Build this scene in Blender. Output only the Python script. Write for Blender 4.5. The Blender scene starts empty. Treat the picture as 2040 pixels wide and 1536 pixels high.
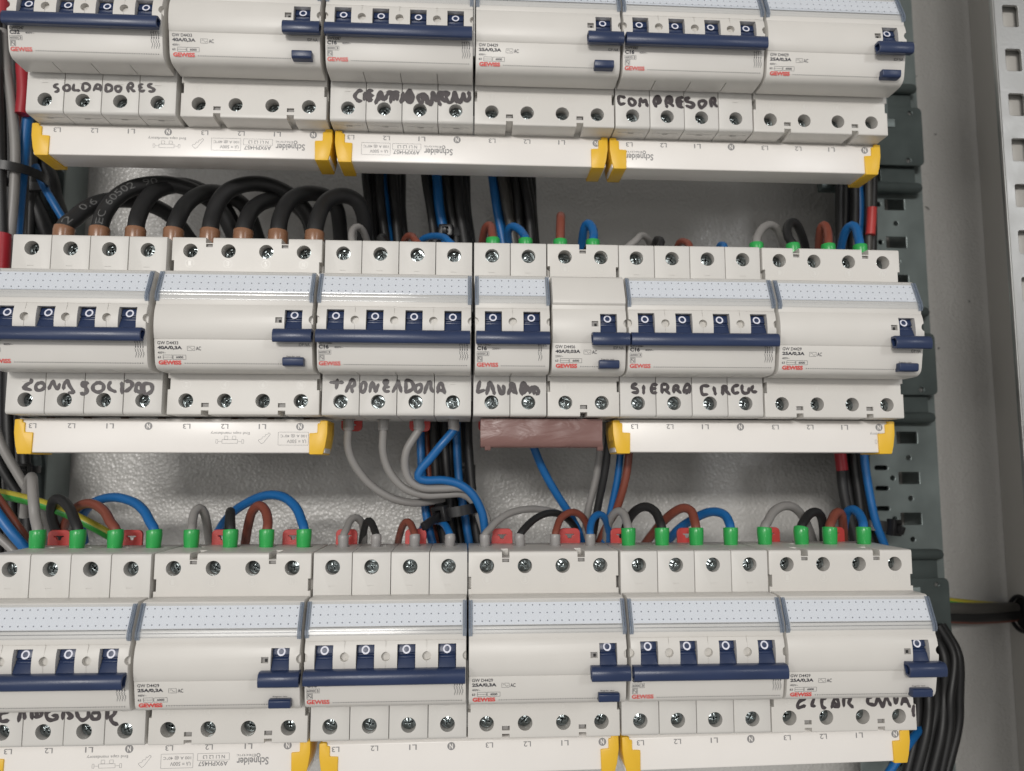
import bpy, bmesh, math, random
from mathutils import Vector, Matrix

S = 0.001                      # everything below is measured in millimetres
sc = bpy.context.scene
col = sc.collection
rnd = random.Random(7)
R = math.radians

# ------------------------------------------------------------------ camera
cam_d = bpy.data.cameras.new('camera')
cam = bpy.data.objects.new('camera', cam_d); col.objects.link(cam)
cam_d.sensor_width = 36.0; cam_d.lens = 27.454
cam_d.clip_start = 0.01; cam_d.clip_end = 20
rgt = Vector((0.998221, -0.059615, 0.000502)); dwn = Vector((0.006926, 0.107605, -0.994170)); fwd = Vector((0.059214, 0.992405, 0.107826))
m = Matrix((rgt, -dwn, -fwd)).transposed().to_4x4()
m.translation = Vector((-0.515667, -372.134565, -64.295874)) * S
cam.matrix_world = m
cam_d.dof.use_dof = True; cam_d.dof.focus_distance = 0.362; cam_d.dof.aperture_fstop = 9.0
sc.camera = cam

# ------------------------------------------------------------------ world, lamps, exposure
wd = bpy.data.worlds.new('World'); sc.world = wd; wd.use_nodes = True
bg = wd.node_tree.nodes['Background']
bg.inputs[0].default_value = (0.99, 0.97, 0.945, 1); bg.inputs[1].default_value = 0.33
def lamp(name, loc, target, power, sx, sy, color, shape='RECTANGLE'):
    l = bpy.data.lights.new(name, 'AREA'); l.shape = shape; l.size = sx
    if shape == 'RECTANGLE': l.size_y = sy
    l.energy = power; l.color = color
    o = bpy.data.objects.new(name, l); col.objects.link(o)
    o.location = loc
    o.rotation_euler = (Vector(target) - Vector(loc)).to_track_quat('-Z', 'Y').to_euler()
    return o
lamp('ceiling_tube', (-0.72, -2.95, 0.62), (0, 0, 0), 45.0, 1.0, 0.24, (1.0, 0.97, 0.93))
lamp('ceiling_tube', (1.9, -2.6, 0.95), (0, 0, 0), 11.0, 0.4, 0.5, (0.98, 0.985, 1.0))
lamp('ceiling_tube', (-1.9, -2.4, 0.05), (0, 0, 0), 7.0, 0.4, 0.4, (1.0, 0.98, 0.95))
lamp('phone_light', (0.03, -0.45, -0.01), (0, 0, -0.01), 0.10, 0.05, 0.05, (1.0, 0.97, 0.93), 'DISK')
sc.view_settings.view_transform = 'Standard'
sc.view_settings.look = 'None'
sc.view_settings.exposure = 0.10
sc.view_settings.gamma = 1.0
sc.view_settings.use_curve_mapping = False
sc.cycles.max_bounces = 4; sc.cycles.diffuse_bounces = 3; sc.cycles.glossy_bounces = 3; sc.cycles.transparent_max_bounces = 6; sc.cycles.adaptive_threshold = 0.025
sc.cycles.use_denoising = True
sc.cycles.caustics_reflective = False
sc.cycles.caustics_refractive = False

# ------------------------------------------------------------------ materials
MATS = {}
def nodes_of(name):
    mt = bpy.data.materials.new(name); mt.use_nodes = True
    MATS[name] = mt
    return mt, mt.node_tree.nodes, mt.node_tree.links
def mat(name, color, rough=0.5, metal=0.0, var=0.06, vscale=60, bump=0.0, bscale=900, rvar=0.08, spec=0.5, coat=0.0):
    mt, n, l = nodes_of(name)
    b = n['Principled BSDF']
    b.inputs['Metallic'].default_value = metal
    b.inputs['Specular IOR Level'].default_value = spec
    b.inputs['Coat Weight'].default_value = coat
    tc = n.new('ShaderNodeTexCoord')
    nz = n.new('ShaderNodeTexNoise'); nz.inputs['Scale'].default_value = vscale; nz.inputs['Detail'].default_value = 2
    l.new(tc.outputs['Object'], nz.inputs['Vector'])
    mx = n.new('ShaderNodeMix'); mx.data_type = 'RGBA'
    c = Vector(color)
    mx.inputs[6].default_value = (*(c * (1 - var)), 1); mx.inputs[7].default_value = (*(c * (1 + var)), 1)
    l.new(nz.outputs['Fac'], mx.inputs[0]); l.new(mx.outputs[2], b.inputs['Base Color'])
    mr = n.new('ShaderNodeMapRange'); mr.inputs[3].default_value = max(0.02, rough - rvar); mr.inputs[4].default_value = min(1, rough + rvar)
    l.new(nz.outputs['Fac'], mr.inputs[0]); l.new(mr.outputs[0], b.inputs['Roughness'])
    if bump:
        n2 = n.new('ShaderNodeTexNoise'); n2.inputs['Scale'].default_value = bscale; n2.inputs['Detail'].default_value = 0
        l.new(tc.outputs['Object'], n2.inputs['Vector'])
        bp = n.new('ShaderNodeBump'); bp.inputs['Strength'].default_value = bump; bp.inputs['Distance'].default_value = 0.0004
        l.new(n2.outputs['Fac'], bp.inputs['Height']); l.new(bp.outputs[0], b.inputs['Normal'])
    return mt
mat('housing_plastic', (0.625, 0.605, 0.57), 0.42, var=0.035, bump=0.05, bscale=2500)
mat('module_plastic', (0.61, 0.595, 0.565), 0.45, var=0.04, bump=0.05, bscale=2500)
mat('latch_grey', (0.27, 0.26, 0.25), 0.5)
mat('emboss_plastic', (0.66, 0.645, 0.61), 0.3)
mat('navy_plastic', (0.018, 0.033, 0.088), 0.36, var=0.15, bump=0.06, bscale=2200)
mat('toggle_print', (0.75, 0.76, 0.85), 0.5)
mat('label_paper', (0.745, 0.765, 0.80), 0.6, var=0.02)
mat('print_black', (0.035, 0.035, 0.045), 0.5, var=0.3)
mat('print_grey', (0.25, 0.245, 0.245), 0.5, var=0.15)
mat('print_red', (0.62, 0.07, 0.06), 0.5, var=0.12)
mat('dot_print', (0.10, 0.11, 0.14), 0.6)
mat('busbar_white', (0.80, 0.77, 0.735), 0.32, var=0.02)
mat('cap_yellow', (0.78, 0.47, 0.03), 0.42, var=0.08, bump=0.05)
mat('clip_red', (0.52, 0.055, 0.05), 0.4)
mat('tag_red', (0.33, 0.015, 0.025), 0.4, var=0.15)
mat('pvc_grey', (0.26, 0.25, 0.24), 0.42, var=0.08)
mat('pvc_dark_grey', (0.07, 0.066, 0.06), 0.45, var=0.1)
mat('pvc_black', (0.014, 0.014, 0.0145), 0.5, var=0.2)
mat('pvc_blue', (0.008, 0.115, 0.335), 0.4, var=0.12)
mat('pvc_brown', (0.20, 0.055, 0.035), 0.42, var=0.12)
mat('ferrule_green', (0.03, 0.36, 0.08), 0.3, var=0.1)
mat('ferrule_grey', (0.30, 0.29, 0.285), 0.35, var=0.08)
mat('sleeve_copper', (0.25, 0.125, 0.07), 0.28, var=0.2, vscale=200)
mat('cable_print', (0.12, 0.12, 0.118), 0.6, var=0.4, vscale=900)
mat('tie_black', (0.010, 0.010, 0.011), 0.35)
mat('marker_ink', (0.050, 0.041, 0.044), 0.45, var=0.5, vscale=300, rvar=0.12)
mat('screw_zinc', (0.27, 0.305, 0.31), 0.24, metal=1.0, var=0.3, vscale=700, bump=0.22, bscale=600)
mat('galvanised', (0.24, 0.28, 0.275), 0.42, metal=0.55, var=0.32, vscale=45, rvar=0.12, bump=0.05, bscale=400)
mat('bracket_steel', (0.115, 0.14, 0.137), 0.46, metal=0.6, var=0.2, vscale=60, rvar=0.1)
mat('frame_zinc', (0.36, 0.36, 0.35), 0.42, metal=0.85, var=0.18, vscale=70, rvar=0.14, bump=0.08, bscale=700)
mat('dark_inside', (0.012, 0.012, 0.012), 0.7)
mat('side_paint', (0.47, 0.455, 0.425), 0.42, var=0.05, vscale=8, bump=0.12, bscale=500)
mat('swarf', (0.02, 0.02, 0.02), 0.6)

# back plate: semi gloss paint with orange peel relief
mt, n, l = nodes_of('orange_peel_paint')
b = n['Principled BSDF']; b.inputs['Base Color'].default_value = (0.51, 0.50, 0.48, 1)
b.inputs['Roughness'].default_value = 0.30; b.inputs['Specular IOR Level'].default_value = 0.55
tc = n.new('ShaderNodeTexCoord')
v = n.new('ShaderNodeTexVoronoi'); v.feature = 'F1'; v.inputs['Scale'].default_value = 520
nz = n.new('ShaderNodeTexNoise'); nz.inputs['Scale'].default_value = 380; nz.inputs['Detail'].default_value = 2
l.new(tc.outputs['Object'], nz.inputs['Vector'])
l.new(tc.outputs['Object'], v.inputs['Vector'])
ad = n.new('ShaderNodeMath'); ad.operation = 'ADD'
l.new(v.outputs['Distance'], ad.inputs[0]); l.new(nz.outputs['Fac'], ad.inputs[1])
bp = n.new('ShaderNodeBump'); bp.inputs['Strength'].default_value = 0.7; bp.inputs['Distance'].default_value = 0.0005
l.new(ad.outputs[0], bp.inputs['Height']); l.new(bp.outputs[0], b.inputs['Normal'])

# yellow/green earth insulation: stripe lengthwise from the tube's own UV map
mt, n, l = nodes_of('pvc_yellow_green')
b = n['Principled BSDF']; b.inputs['Roughness'].default_value = 0.4
uv = n.new('ShaderNodeUVMap'); uv.uv_map = 'UVMap'
sp = n.new('ShaderNodeSeparateXYZ'); l.new(uv.outputs[0], sp.inputs[0])
cr = n.new('ShaderNodeValToRGB'); cr.color_ramp.interpolation = 'CONSTANT'
cr.color_ramp.elements[0].color = (0.03, 0.24, 0.035, 1)
e = cr.color_ramp.elements[1]; e.position = 0.45; e.color = (0.42, 0.36, 0.035, 1)
l.new(sp.outputs[1], cr.inputs[0]); l.new(cr.outputs[0], b.inputs['Base Color'])

# clear polycarbonate of the label windows: thin sheet, lets light through
def clear(name, tint, gloss, body):
    mt, n, l = nodes_of(name)
    n.remove(n['Principled BSDF']); out = n['Material Output']
    t = n.new('ShaderNodeBsdfTransparent'); t.inputs[0].default_value = (*tint, 1)
    d = n.new('ShaderNodeBsdfDiffuse'); d.inputs[0].default_value = (0.34, 0.39, 0.47, 1)
    g = n.new('ShaderNodeBsdfGlossy'); g.inputs['Roughness'].default_value = 0.12
    m1 = n.new('ShaderNodeMixShader'); m1.inputs[0].default_value = body
    l.new(t.outputs[0], m1.inputs[1]); l.new(d.outputs[0], m1.inputs[2])
    f = n.new('ShaderNodeLayerWeight'); f.inputs[0].default_value = 0.5
    pw = n.new('ShaderNodeMath'); pw.operation = 'POWER'; pw.inputs[1].default_value = 4.0
    l.new(f.outputs['Facing'], pw.inputs[0])
    mm = n.new('ShaderNodeMath'); mm.operation = 'MULTIPLY_ADD'; mm.inputs[1].default_value = gloss; mm.inputs[2].default_value = 0.02
    l.new(pw.outputs[0], mm.inputs[0])
    m2 = n.new('ShaderNodeMixShader'); l.new(mm.outputs[0], m2.inputs[0])
    l.new(m1.outputs[0], m2.inputs[1]); l.new(g.outputs[0], m2.inputs[2])
    l.new(m2.outputs[0], out.inputs[0])
clear('clear_cover', (0.985, 0.99, 0.995), 0.5, 0.02)
clear('cover_end', (0.68, 0.73, 0.80), 0.6, 0.3)

# brown insulating tape, wrinkled and glossy
mt = mat('brown_tape', (0.20, 0.108, 0.096), 0.30, var=0.1, vscale=40)
n = mt.node_tree.nodes; l = mt.node_tree.links; b = n['Principled BSDF']
tc = n.new('ShaderNodeTexCoord'); mp = n.new('ShaderNodeMapping'); mp.inputs['Scale'].default_value = (1.0, 1.0, 2.6)
l.new(tc.outputs['Object'], mp.inputs[0])
nz = n.new('ShaderNodeTexNoise'); nz.inputs['Scale'].default_value = 38; nz.inputs['Detail'].default_value = 3; nz.inputs['Distortion'].default_value = 1.2
l.new(mp.outputs[0], nz.inputs['Vector'])
bp = n.new('ShaderNodeBump'); bp.inputs['Strength'].default_value = 0.25; bp.inputs['Distance'].default_value = 0.003
l.new(nz.outputs['Fac'], bp.inputs['Height']); l.new(bp.outputs[0], b.inputs['Normal'])

# ------------------------------------------------------------------ mesh helpers
class MB:
    def __init__(s): s.v = []; s.f = []; s.uv = None
    def add(s, vs, fs):
        o = len(s.v); s.v += [tuple(p) for p in vs]; s.f += [tuple(i + o for i in f) for f in fs]; return s
    def prism(s, prof, x0, x1):
        """profile of (y,z) points extruded along x"""
        k = len(prof)
        a = sum(prof[i][0] * prof[(i + 1) % k][1] - prof[(i + 1) % k][0] * prof[i][1] for i in range(k))
        if a < 0: prof = prof[::-1]
        vs = [(x0, y, z) for y, z in prof] + [(x1, y, z) for y, z in prof]
        fs = [tuple(range(k))[::-1], tuple(range(k, 2 * k))]
        fs += [(i, (i + 1) % k, (i + 1) % k + k, i + k) for i in range(k)]
        return s.add(vs, fs)
    def box(s, x0, x1, y0, y1, z0, z1):
        return s.prism([(y0, z0), (y1, z0), (y1, z1), (y0, z1)], x0, x1)
    def cyl(s, c, axis, r, h, k=20, r2=None):
        """cylinder from c along axis ('x','y','z') for length h"""
        r2 = r if r2 is None else r2
        vs = []
        for j, (t, q) in enumerate(((0, r), (h, r2))):
            for i in range(k):
                a = 2 * math.pi * i / k; u, w = q * math.cos(a), q * math.sin(a)
                d = {'x': (t, u, w), 'y': (w, t, u), 'z': (u, w, t)}[axis]
                vs.append((c[0] + d[0], c[1] + d[1], c[2] + d[2]))
        fs = [tuple(range(k))[::-1], tuple(range(k, 2 * k))] + [(i, (i + 1) % k, (i + 1) % k + k, i + k) for i in range(k)]
        return s.add(vs, fs)
    def quad(s, x0, x1, z0, z1, fy):
        return s.add([(x0, fy(z0), z0), (x1, fy(z0), z0), (x1, fy(z1), z1), (x0, fy(z1), z1)], [(0, 1, 2, 3)])
    def line(s, p, q, w, fy):
        """thin printed line from p to q, (x,z) pairs"""
        dx, dz = q[0] - p[0], q[1] - p[1]; L = math.hypot(dx, dz) or 1
        nx, nz = -dz / L * w / 2, dx / L * w / 2
        pts = [(p[0] - nx, p[1] - nz), (q[0] - nx, q[1] - nz), (q[0] + nx, q[1] + nz), (p[0] + nx, p[1] + nz)]
        return s.add([(x, fy(z), z) for x, z in pts], [(0, 1, 2, 3)])
    def frame(s, x0, x1, z0, z1, w, fy):
        s.line((x0, z0), (x1, z0), w, fy); s.line((x0, z1), (x1, z1), w, fy)
        s.line((x0, z0 + w / 2), (x0, z1 - w / 2), w, fy); s.line((x1, z0 + w / 2), (x1, z1 - w / 2), w, fy); return s
    def dot(s, x, z, r, fy, k=6):
        return s.add([(x + r * math.cos(6.283 * i / k), fy(z + r * math.sin(6.283 * i / k)), z + r * math.sin(6.283 * i / k)) for i in range(k)], [tuple(range(k))])
    def ring(s, x, z, r0, r1, fy, k=24):
        vs = []
        for r in (r0, r1):
            vs += [(x + r * math.cos(6.2832 * i / k), fy(z + r * math.sin(6.2832 * i / k)), z + r * math.sin(6.2832 * i / k)) for i in range(k)]
        return s.add(vs, [(i, i + k, (i + 1) % k + k, (i + 1) % k) for i in range(k)])
    def mesh(s, name, material=None, bevel=0, seg=2, smooth=35, minang=25):
        me = bpy.data.meshes.new(name)
        me.from_pydata([(x * S, y * S, z * S) for x, y, z in s.v], [], s.f)
        bm = bmesh.new(); bm.from_mesh(me)
        bmesh.ops.recalc_face_normals(bm, faces=bm.faces)
        if bevel:
            es = [e for e in bm.edges if e.is_manifold and e.calc_face_angle(0) > R(minang)]
            bmesh.ops.bevel(bm, geom=es, offset=bevel * S, segments=seg, affect='EDGES', profile=0.5, clamp_overlap=True)
        bm.to_mesh(me); bm.free()
        if s.uv:
            u = me.uv_layers.new(name='UVMap')
            for lp in me.loops: u.data[lp.index].uv = s.uv[lp.vertex_index]
        if smooth:
            me.shade_smooth(); me.set_sharp_from_angle(angle=R(smooth))
        if material: me.materials.append(MATS[material])
        return me

def obj(name, me, parent=None, loc=(0, 0, 0), rot=None, **props):
    o = bpy.data.objects.new(name, me); col.objects.link(o)
    o.location = Vector(loc) * S
    if rot: o.rotation_euler = rot
    if parent: o.parent = parent
    for k, v_ in props.items(): o[k] = v_
    return o
def thing(name, label, cat, loc=(0, 0, 0), group='', rot=None):
    o = obj(name, None, None, loc, rot); o.empty_display_size = 0.01
    o['label'] = label; o['category'] = cat
    if group: o['group'] = group
    return o
def tag(o, label, cat, group=''):
    o['label'] = label; o['category'] = cat
    if group: o['group'] = group
    return o
def boolean(me, cutters, name, material, smooth=35):
    """subtract MB cutters from a mesh once; the result is shared by every copy"""
    tmp = [bpy.data.objects.new('tmp', me)]; col.objects.link(tmp[0])
    for c in cutters:
        o = bpy.data.objects.new('tmp', c.mesh('tmp', smooth=0)); col.objects.link(o); tmp.append(o)
        md = tmp[0].modifiers.new('b', 'BOOLEAN'); md.operation = 'DIFFERENCE'; md.solver = 'EXACT'; md.object = o
        md.use_self = True
    dg = bpy.context.evaluated_depsgraph_get(); dg.update()
    out = bpy.data.meshes.new_from_object(tmp[0].evaluated_get(dg))
    for o in tmp: bpy.data.objects.remove(o)
    out.name = name; out.materials.clear(); out.materials.append(MATS[material])
    out.shade_smooth(); out.set_sharp_from_angle(angle=R(smooth))
    return out
def arc(cy, cz, r, a0, a1, k):
    return [(cy + r * math.cos(R(a0 + (a1 - a0) * i / k)), cz + r * math.sin(R(a0 + (a1 - a0) * i / k))) for i in range(k + 1)]
TEXT = {}
def text(s, bold=0.0):
    """outline of a string as flat (u,v) verts and faces, scaled so that its box is 1 x 1"""
    key = (s, bold)
    if key not in TEXT:
        cu = bpy.data.curves.new('t', 'FONT'); cu.body = s; cu.resolution_u = 3; cu.offset = bold
        o = bpy.data.objects.new('t', cu); col.objects.link(o)
        dg = bpy.context.evaluated_depsgraph_get(); dg.update()
        me = bpy.data.meshes.new_from_object(o.evaluated_get(dg))
        vs = [tuple(q.co[:2]) for q in me.vertices]; fs = [tuple(p.vertices) for p in me.polygons]
        bpy.data.objects.remove(o); bpy.data.meshes.remove(me)
        a = min(q[0] for q in vs); b_ = max(q[0] for q in vs); c = min(q[1] for q in vs); d = max(q[1] for q in vs)
        TEXT[key] = ([((q[0] - a) / (b_ - a), (q[1] - c) / (d - c)) for q in vs], fs)
    return TEXT[key]
def put_text(mb, s, x0, x1, z0, z1, fy, bold=0.0, turned=False):
    vs, fs = text(s, bold)
    P = []
    for u, w in vs:
        if turned: u, w = 1 - u, 1 - w
        z = z0 + (z1 - z0) * w; P.append((x0 + (x1 - x0) * u, fy(z), z))
    mb.add(P, fs)
def spline(pts, step=1.6):
    """Catmull-Rom through points, sampled about every step mm"""
    P = [Vector(p) for p in pts]; out = []
    for i in range(len(P) - 1):
        p0 = P[i - 1] if i else P[0] * 2 - P[1]; p1 = P[i]; p2 = P[i + 1]; p3 = P[i + 2] if i + 2 < len(P) else P[-1] * 2 - P[-2]
        k = max(2, int((p2 - p1).length / step))
        for j in range(k):
            t = j / k
            out.append(0.5 * ((2 * p1) + (p2 - p0) * t + (2 * p0 - 5 * p1 + 4 * p2 - p3) * t * t + (3 * p1 - p0 - 3 * p2 + p3) * t ** 3))
    out.append(P[-1]); return out
def tube(path, rad, k=12, mb=None):
    """round tube along path; rad is a number or a list"""
    mb = mb or MB(); n = len(path); mb.uv = mb.uv or []
    up = None; rings = []
    for i, p in enumerate(path):
        t = (path[min(i + 1, n - 1)] - path[max(i - 1, 0)]).normalized()
        if up is None:
            up = Vector((0, -1, 0)) if abs(t.y) < 0.9 else Vector((1, 0, 0))
        up = (up - t * up.dot(t)).normalized(); sd = t.cross(up)
        r = rad[i] if isinstance(rad, list) else rad
        rings.append([p + (up * math.cos(6.2832 * j / k) + sd * math.sin(6.2832 * j / k)) * r for j in range(k)])
        mb.uv += [(i / n, j / k) for j in range(k)]
    vs = [q for r_ in rings for q in r_]
    fs = [tuple(range(k)), tuple(range((n - 1) * k, n * k))[::-1]]
    fs += [(i * k + j, i * k + (j + 1) % k, (i + 1) * k + (j + 1) % k, (i + 1) * k + j) for i in range(n - 1) for j in range(k)]
    mb.add(vs, fs); return mb
def plate_mesh(name, outer, holes, thick, material, bevel=0.2):
    """flat plate in the x-z plane with holes, thick in y (front face at y=0); outlines are lists of (x,z)"""
    cu = bpy.data.curves.new('p', 'CURVE'); cu.dimensions = '2D'; cu.fill_mode = 'BOTH'
    cu.extrude = max(thick / 2 - bevel, 0.01) * S; cu.bevel_depth = bevel * S; cu.bevel_resolution = 1
    for loop in [outer] + holes:
        sp_ = cu.splines.new('POLY'); sp_.points.add(len(loop) - 1); sp_.use_cyclic_u = True
        for q, (x, z) in zip(sp_.points, loop): q.co = (x * S, z * S, 0, 1)
    o = bpy.data.objects.new('p', cu); col.objects.link(o)
    dg = bpy.context.evaluated_depsgraph_get(); dg.update()
    me = bpy.data.meshes.new_from_object(o.evaluated_get(dg)); bpy.data.objects.remove(o)
    me.transform(Matrix.Rotation(R(90), 4, 'X')); me.transform(Matrix.Translation((0, thick / 2 * S, 0)))
    me.name = name; me.materials.clear(); me.materials.append(MATS[material])
    me.shade_smooth(); me.set_sharp_from_angle(angle=R(35))
    return me
def rrect(x0, x1, z0, z1, r, k=4):
    out = []
    for cx, cz, a in ((x1 - r, z1 - r, 0), (x0 + r, z1 - r, 90), (x0 + r, z0 + r, 180), (x1 - r, z0 + r, 270)):
        out += [(cx + r * math.cos(R(a + 90 * i / k)), cz + r * math.sin(R(a + 90 * i / k))) for i in range(k + 1)]
    return out
def circ(x, z, r, k=14): return [(x + r * math.cos(6.2832 * i / k), z + r * math.sin(6.2832 * i / k)) for i in range(k)]

# ================================================================== the cabinet
BACK = 140.0
mb = MB().box(-430, 372, BACK, BACK + 3, -420, 430)
o = obj('back_plate', mb.mesh('back_plate', 'orange_peel_paint', smooth=0)); o['kind'] = 'structure'
mb = MB().prism([(BACK - 0.5, -420), (-12, -420), (-12, 430), (BACK - 0.5, 430)], 361, 364)
side = mb.mesh('side_wall', 'side_paint', smooth=0)
side = boolean(side, [MB().cyl((355, 128, -157.0), 'x', 11.0, 12, 28)], 'side_wall', 'side_paint')
o = obj('side_wall', side); o['kind'] = 'structure'
mb = MB().cyl((364.2, 128, -157.0), 'x', 13.5, 2, 24); obj('hole_dark_disc', mb.mesh('hole_dark_disc', 'dark_inside'), o)  # black disc behind the cable hole, its colour standing in for shade inside
path = [Vector((361.6, 128 + 11.4 * math.cos(a), -157 + 11.4 * math.sin(a))) for a in [6.2832 * i / 28 for i in range(29)]]
gr = tube(path, 1.3, 8).mesh('grommet', 'tie_black')
tag(obj('cable_grommet', gr), 'black rubber ring round the cable hole in right side wall', 'grommet')

# front frame strip of the cabinet, punched with rectangular holes every 25 mm
holes = [rrect(285.6 + 1.0, 294.8 + 1.0, z - 6.4, z + 6.4, 1.4) for z in [179.2 - 25 * i for i in range(-9, 23)]]
fs_ = thing('frame_strip', 'bright zinc frame strip with rectangular holes along the right edge', 'frame strip', (0, 0, -380))
obj('punched_web', plate_mesh('punched_web', [(282.5, -390), (330, -390), (330, 410), (282.5, 410)], holes, 1.6, 'frame_zinc', 0.25), fs_, (0, 8, 380))
mb = MB().box(281.6, 282.8, 8.3, 11.0, -10, 790); obj('folded_edge', mb.mesh('folded_edge', 'frame_zinc', 0.3), fs_)
mb = MB().box(330.2, 332, 8.4, 60, -10, 790); obj('folded_edge', mb.mesh('folded_edge', 'frame_zinc', 0.3), fs_)
mb = MB().box(288.5, 329.5, 13.5, 15, -10, 790); obj('inner_web', mb.mesh('inner_web', 'side_paint', 0.3), fs_)

def upright(label, x_in, x_out, mirror=1):
    """perforated galvanised mounting profile; x_out is the visible edge"""
    t = thing('mounting_upright', label, 'mounting profile', ((x_in + x_out) / 2, 100, -350), 'perforated mounting profiles')
    cx = (x_in + x_out) / 2
    f = lambda x: x_out - mirror * x - cx
    hl = []
    for i in range(-12, 14):
        z = 350 - 44.0 - 25.0 * i
        hl.append([(f(x), z_) for x, z_ in rrect(12.0, 25.8, z - 4, z + 4, 0.8)])
        hl.append([(f(x), z_) for x, z_ in circ(18.6, z - 12.5, 1.9)])
        hl.append([(f(x), z_) for x, z_ in circ(29.4, z, 1.9)])
        for dz in (-6.3, 6.3):
            hl.append([(f(x), z_) for x, z_ in rrect(31.8, 41, z + dz - 1.7, z + dz + 1.7, 1.6)])
    w = abs(x_out - x_in) / 2
    outer = [(-w, -40), (w, -40), (w, 760), (-w, 760)]
    obj('face_plate', plate_mesh('face_plate', outer, hl, 2.0, 'galvanised', 0.3), t)
    x = w * mirror
    mb = MB().box(min(x, x - 2 * mirror), max(x, x - 2 * mirror), 2.3, 38, -40, 760); obj('side_flange', mb.mesh('side_flange', 'galvanised', 0.3), t)
    x = w * mirror - mirror * 18
    mb = MB().box(min(x, x - 30 * mirror), max(x, x - 30 * mirror), 14, 16, -40, 760); obj('inner_flange', mb.mesh('inner_flange', 'bracket_steel', 0.3), t)
    return t
upright('perforated galvanised upright behind the right ends of all three rows', 236, 293.4)
upright('perforated galvanised upright behind the left ends of the rows', -240, -183, mirror=-1) if False else None

ROWZ = {1: 150.36, 2: 4.06, 3: -144.76}
ROWN = {1: 'top', 2: 'middle', 3: 'bottom'}
# left upright: only its inner edge shows behind the wires
t = thing('mounting_upright', 'dark upright glimpsed behind the wires at far left', 'mounting profile', (-286.5, 108, -350), 'perforated mounting profiles')
hl = []
for i in range(0, 30):
    z = 20 + 25.0 * i
    hl += [rrect(-20, -6, z - 4, z + 4, .8), circ(6, z + 12.5, 2.2), rrect(14, 24, z - 1.8, z + 1.8, 1.7)]
obj('face_plate', plate_mesh('face_plate', [(-40, -40), (38, -40), (38, 760), (-40, 760)], hl, 2.0, 'bracket_steel', 0.3), t)
mb = MB().box(36, 38, 2.3, 30, -40, 760); obj('side_flange', mb.mesh('side_flange', 'galvanised', 0.3), t)

# DIN rails and their brackets
hat = [(53, -17.5), (46.4, -17.5), (46.4, -16.3), (51.8, -16.3), (51.8, -12.5), (51.8, 12.5), (51.8, 16.3), (46.4, 16.3), (46.4, 17.5), (53, 17.5)]
hat = [(46.0, -17.5), (47.0, -17.5), (47.0, -13.6), (53.5, -13.6), (53.5, 13.6), (47.0, 13.6), (47.0, 17.5), (46.0, 17.5), (46.0, 12.6), (52.5, 12.6), (52.5, -12.6), (46.0, -12.6)]
rail_me = MB().prism(hat, -221, 246).mesh('rail', 'galvanised', 0.2)
for r in (1, 2, 3):
    t = thing('din_rail', f'steel mounting rail behind the {ROWN[r]} row of breakers', 'rail', (0, 0, ROWZ[r]), 'mounting rails')
    obj('top_hat_profile', rail_me, t)
    zc = -6.0
    b_ = thing('rail_bracket', f'dark steel bracket with rolled edges at right end of {ROWN[r]} row', 'bracket', (262, 92, ROWZ[r]), 'rail brackets')
    hl = [circ(19.8, 13.5 + zc + 5, 1.7), circ(-14, 12.6 + zc + 5, 2.0), circ(17.2, -11 + zc - 2, 1.9), circ(-9, -12 + zc - 2, 2.0)]
    obj('end_plate', plate_mesh('end_plate', rrect(-40, 27.2, zc - 16, zc + 22, 3), hl, 1.6, 'bracket_steel', 0.3), b_, (0, -2.6, 0))
    hl = [rrect(-2, 1.2, zc - 25.5, zc - 17.2, .7), rrect(-2, 1.2, zc + 23.5, zc + 31, .7)]
    obj('back_plate_wing', plate_mesh('back_plate_wing', [(-40, zc - 33), (23.5, zc - 33), (23.5, zc + 38), (-40, zc + 38)], hl, 1.4, 'bracket_steel', 0.25), b_, (0, 2.2, 0))
    for z in (zc - 30, zc + 36):
        path = [Vector((-40, 0.4, z)), Vector((23, 0.4, z)), Vector((25.2, 0.4, z)), Vector((26.4, 0.4, z))]
        obj('rolled_edge', tube(path, [3.3, 3.3, 2.7, 1.2], 12).mesh('rolled_edge', 'bracket_steel'), b_)
    for x, z in ((19.8, zc + 18.5), (17.2, zc - 13)):
        mb = MB().cyl((x, 3, z), 'y', 1.6, 4, 12, 0.8); obj('rivet', mb.mesh('rivet', 'frame_zinc'), b_, (0, -4, 0))
    stub = MB().box(-236, -216, 54, 107, -16, -4); 

# ================================================================== breakers
P_ = 17.8
def text_plane(z): return -16.8 + (-10.2 - z) * 0.215 - 0.07
NOSE = [(0.6, 23.2), (-10.6, 23.2), (-11.6, 22.6), (-12.0, 21.5), (-16.3, 11.4), (-17.0, 8.6), (-16.75, 6.25), (-17.0, 5.95)]
NOSE += [(-17.6, 4.6), (-18.15, 2.8), (-18.5, 0.6), (-18.62, -1.6), (-18.5, -4), (-18.1, -6.4), (-17.3, -9.2), (-16.75, -9.75), (-16.8, -10.2)]
NOSE += [(-14.8, -19.5), (-14.2, -21.0), (-13.0, -22.3), (-11.2, -23.1), (-9.0, -23.3), (0.6, -23.3)]
def hump_y(z): return -18.62 + 0.018 * (z + 1.4) ** 2
def block_profile(rb):
    p = [(44, 42.5)] + arc(1.0, 41.5, 1.0, 90, 180, 3) + [(0, 1), (2.7, -1)] + arc(2.7 + rb, -42.5 + rb, rb, 180, 270, 4) + [(44, -42.5)]
    return p
HX = 8.6                                   # first screw hole from the left edge
def screw_cut(xs):
    a, b_ = MB(), MB()
    for x in xs:
        a.cyl((x, -4, 35.8), 'y', 3.42, 16, 24); b_.cyl((x, -1, -35.8), 'y', 3.42, 16, 24)
    return [a, b_]
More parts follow.
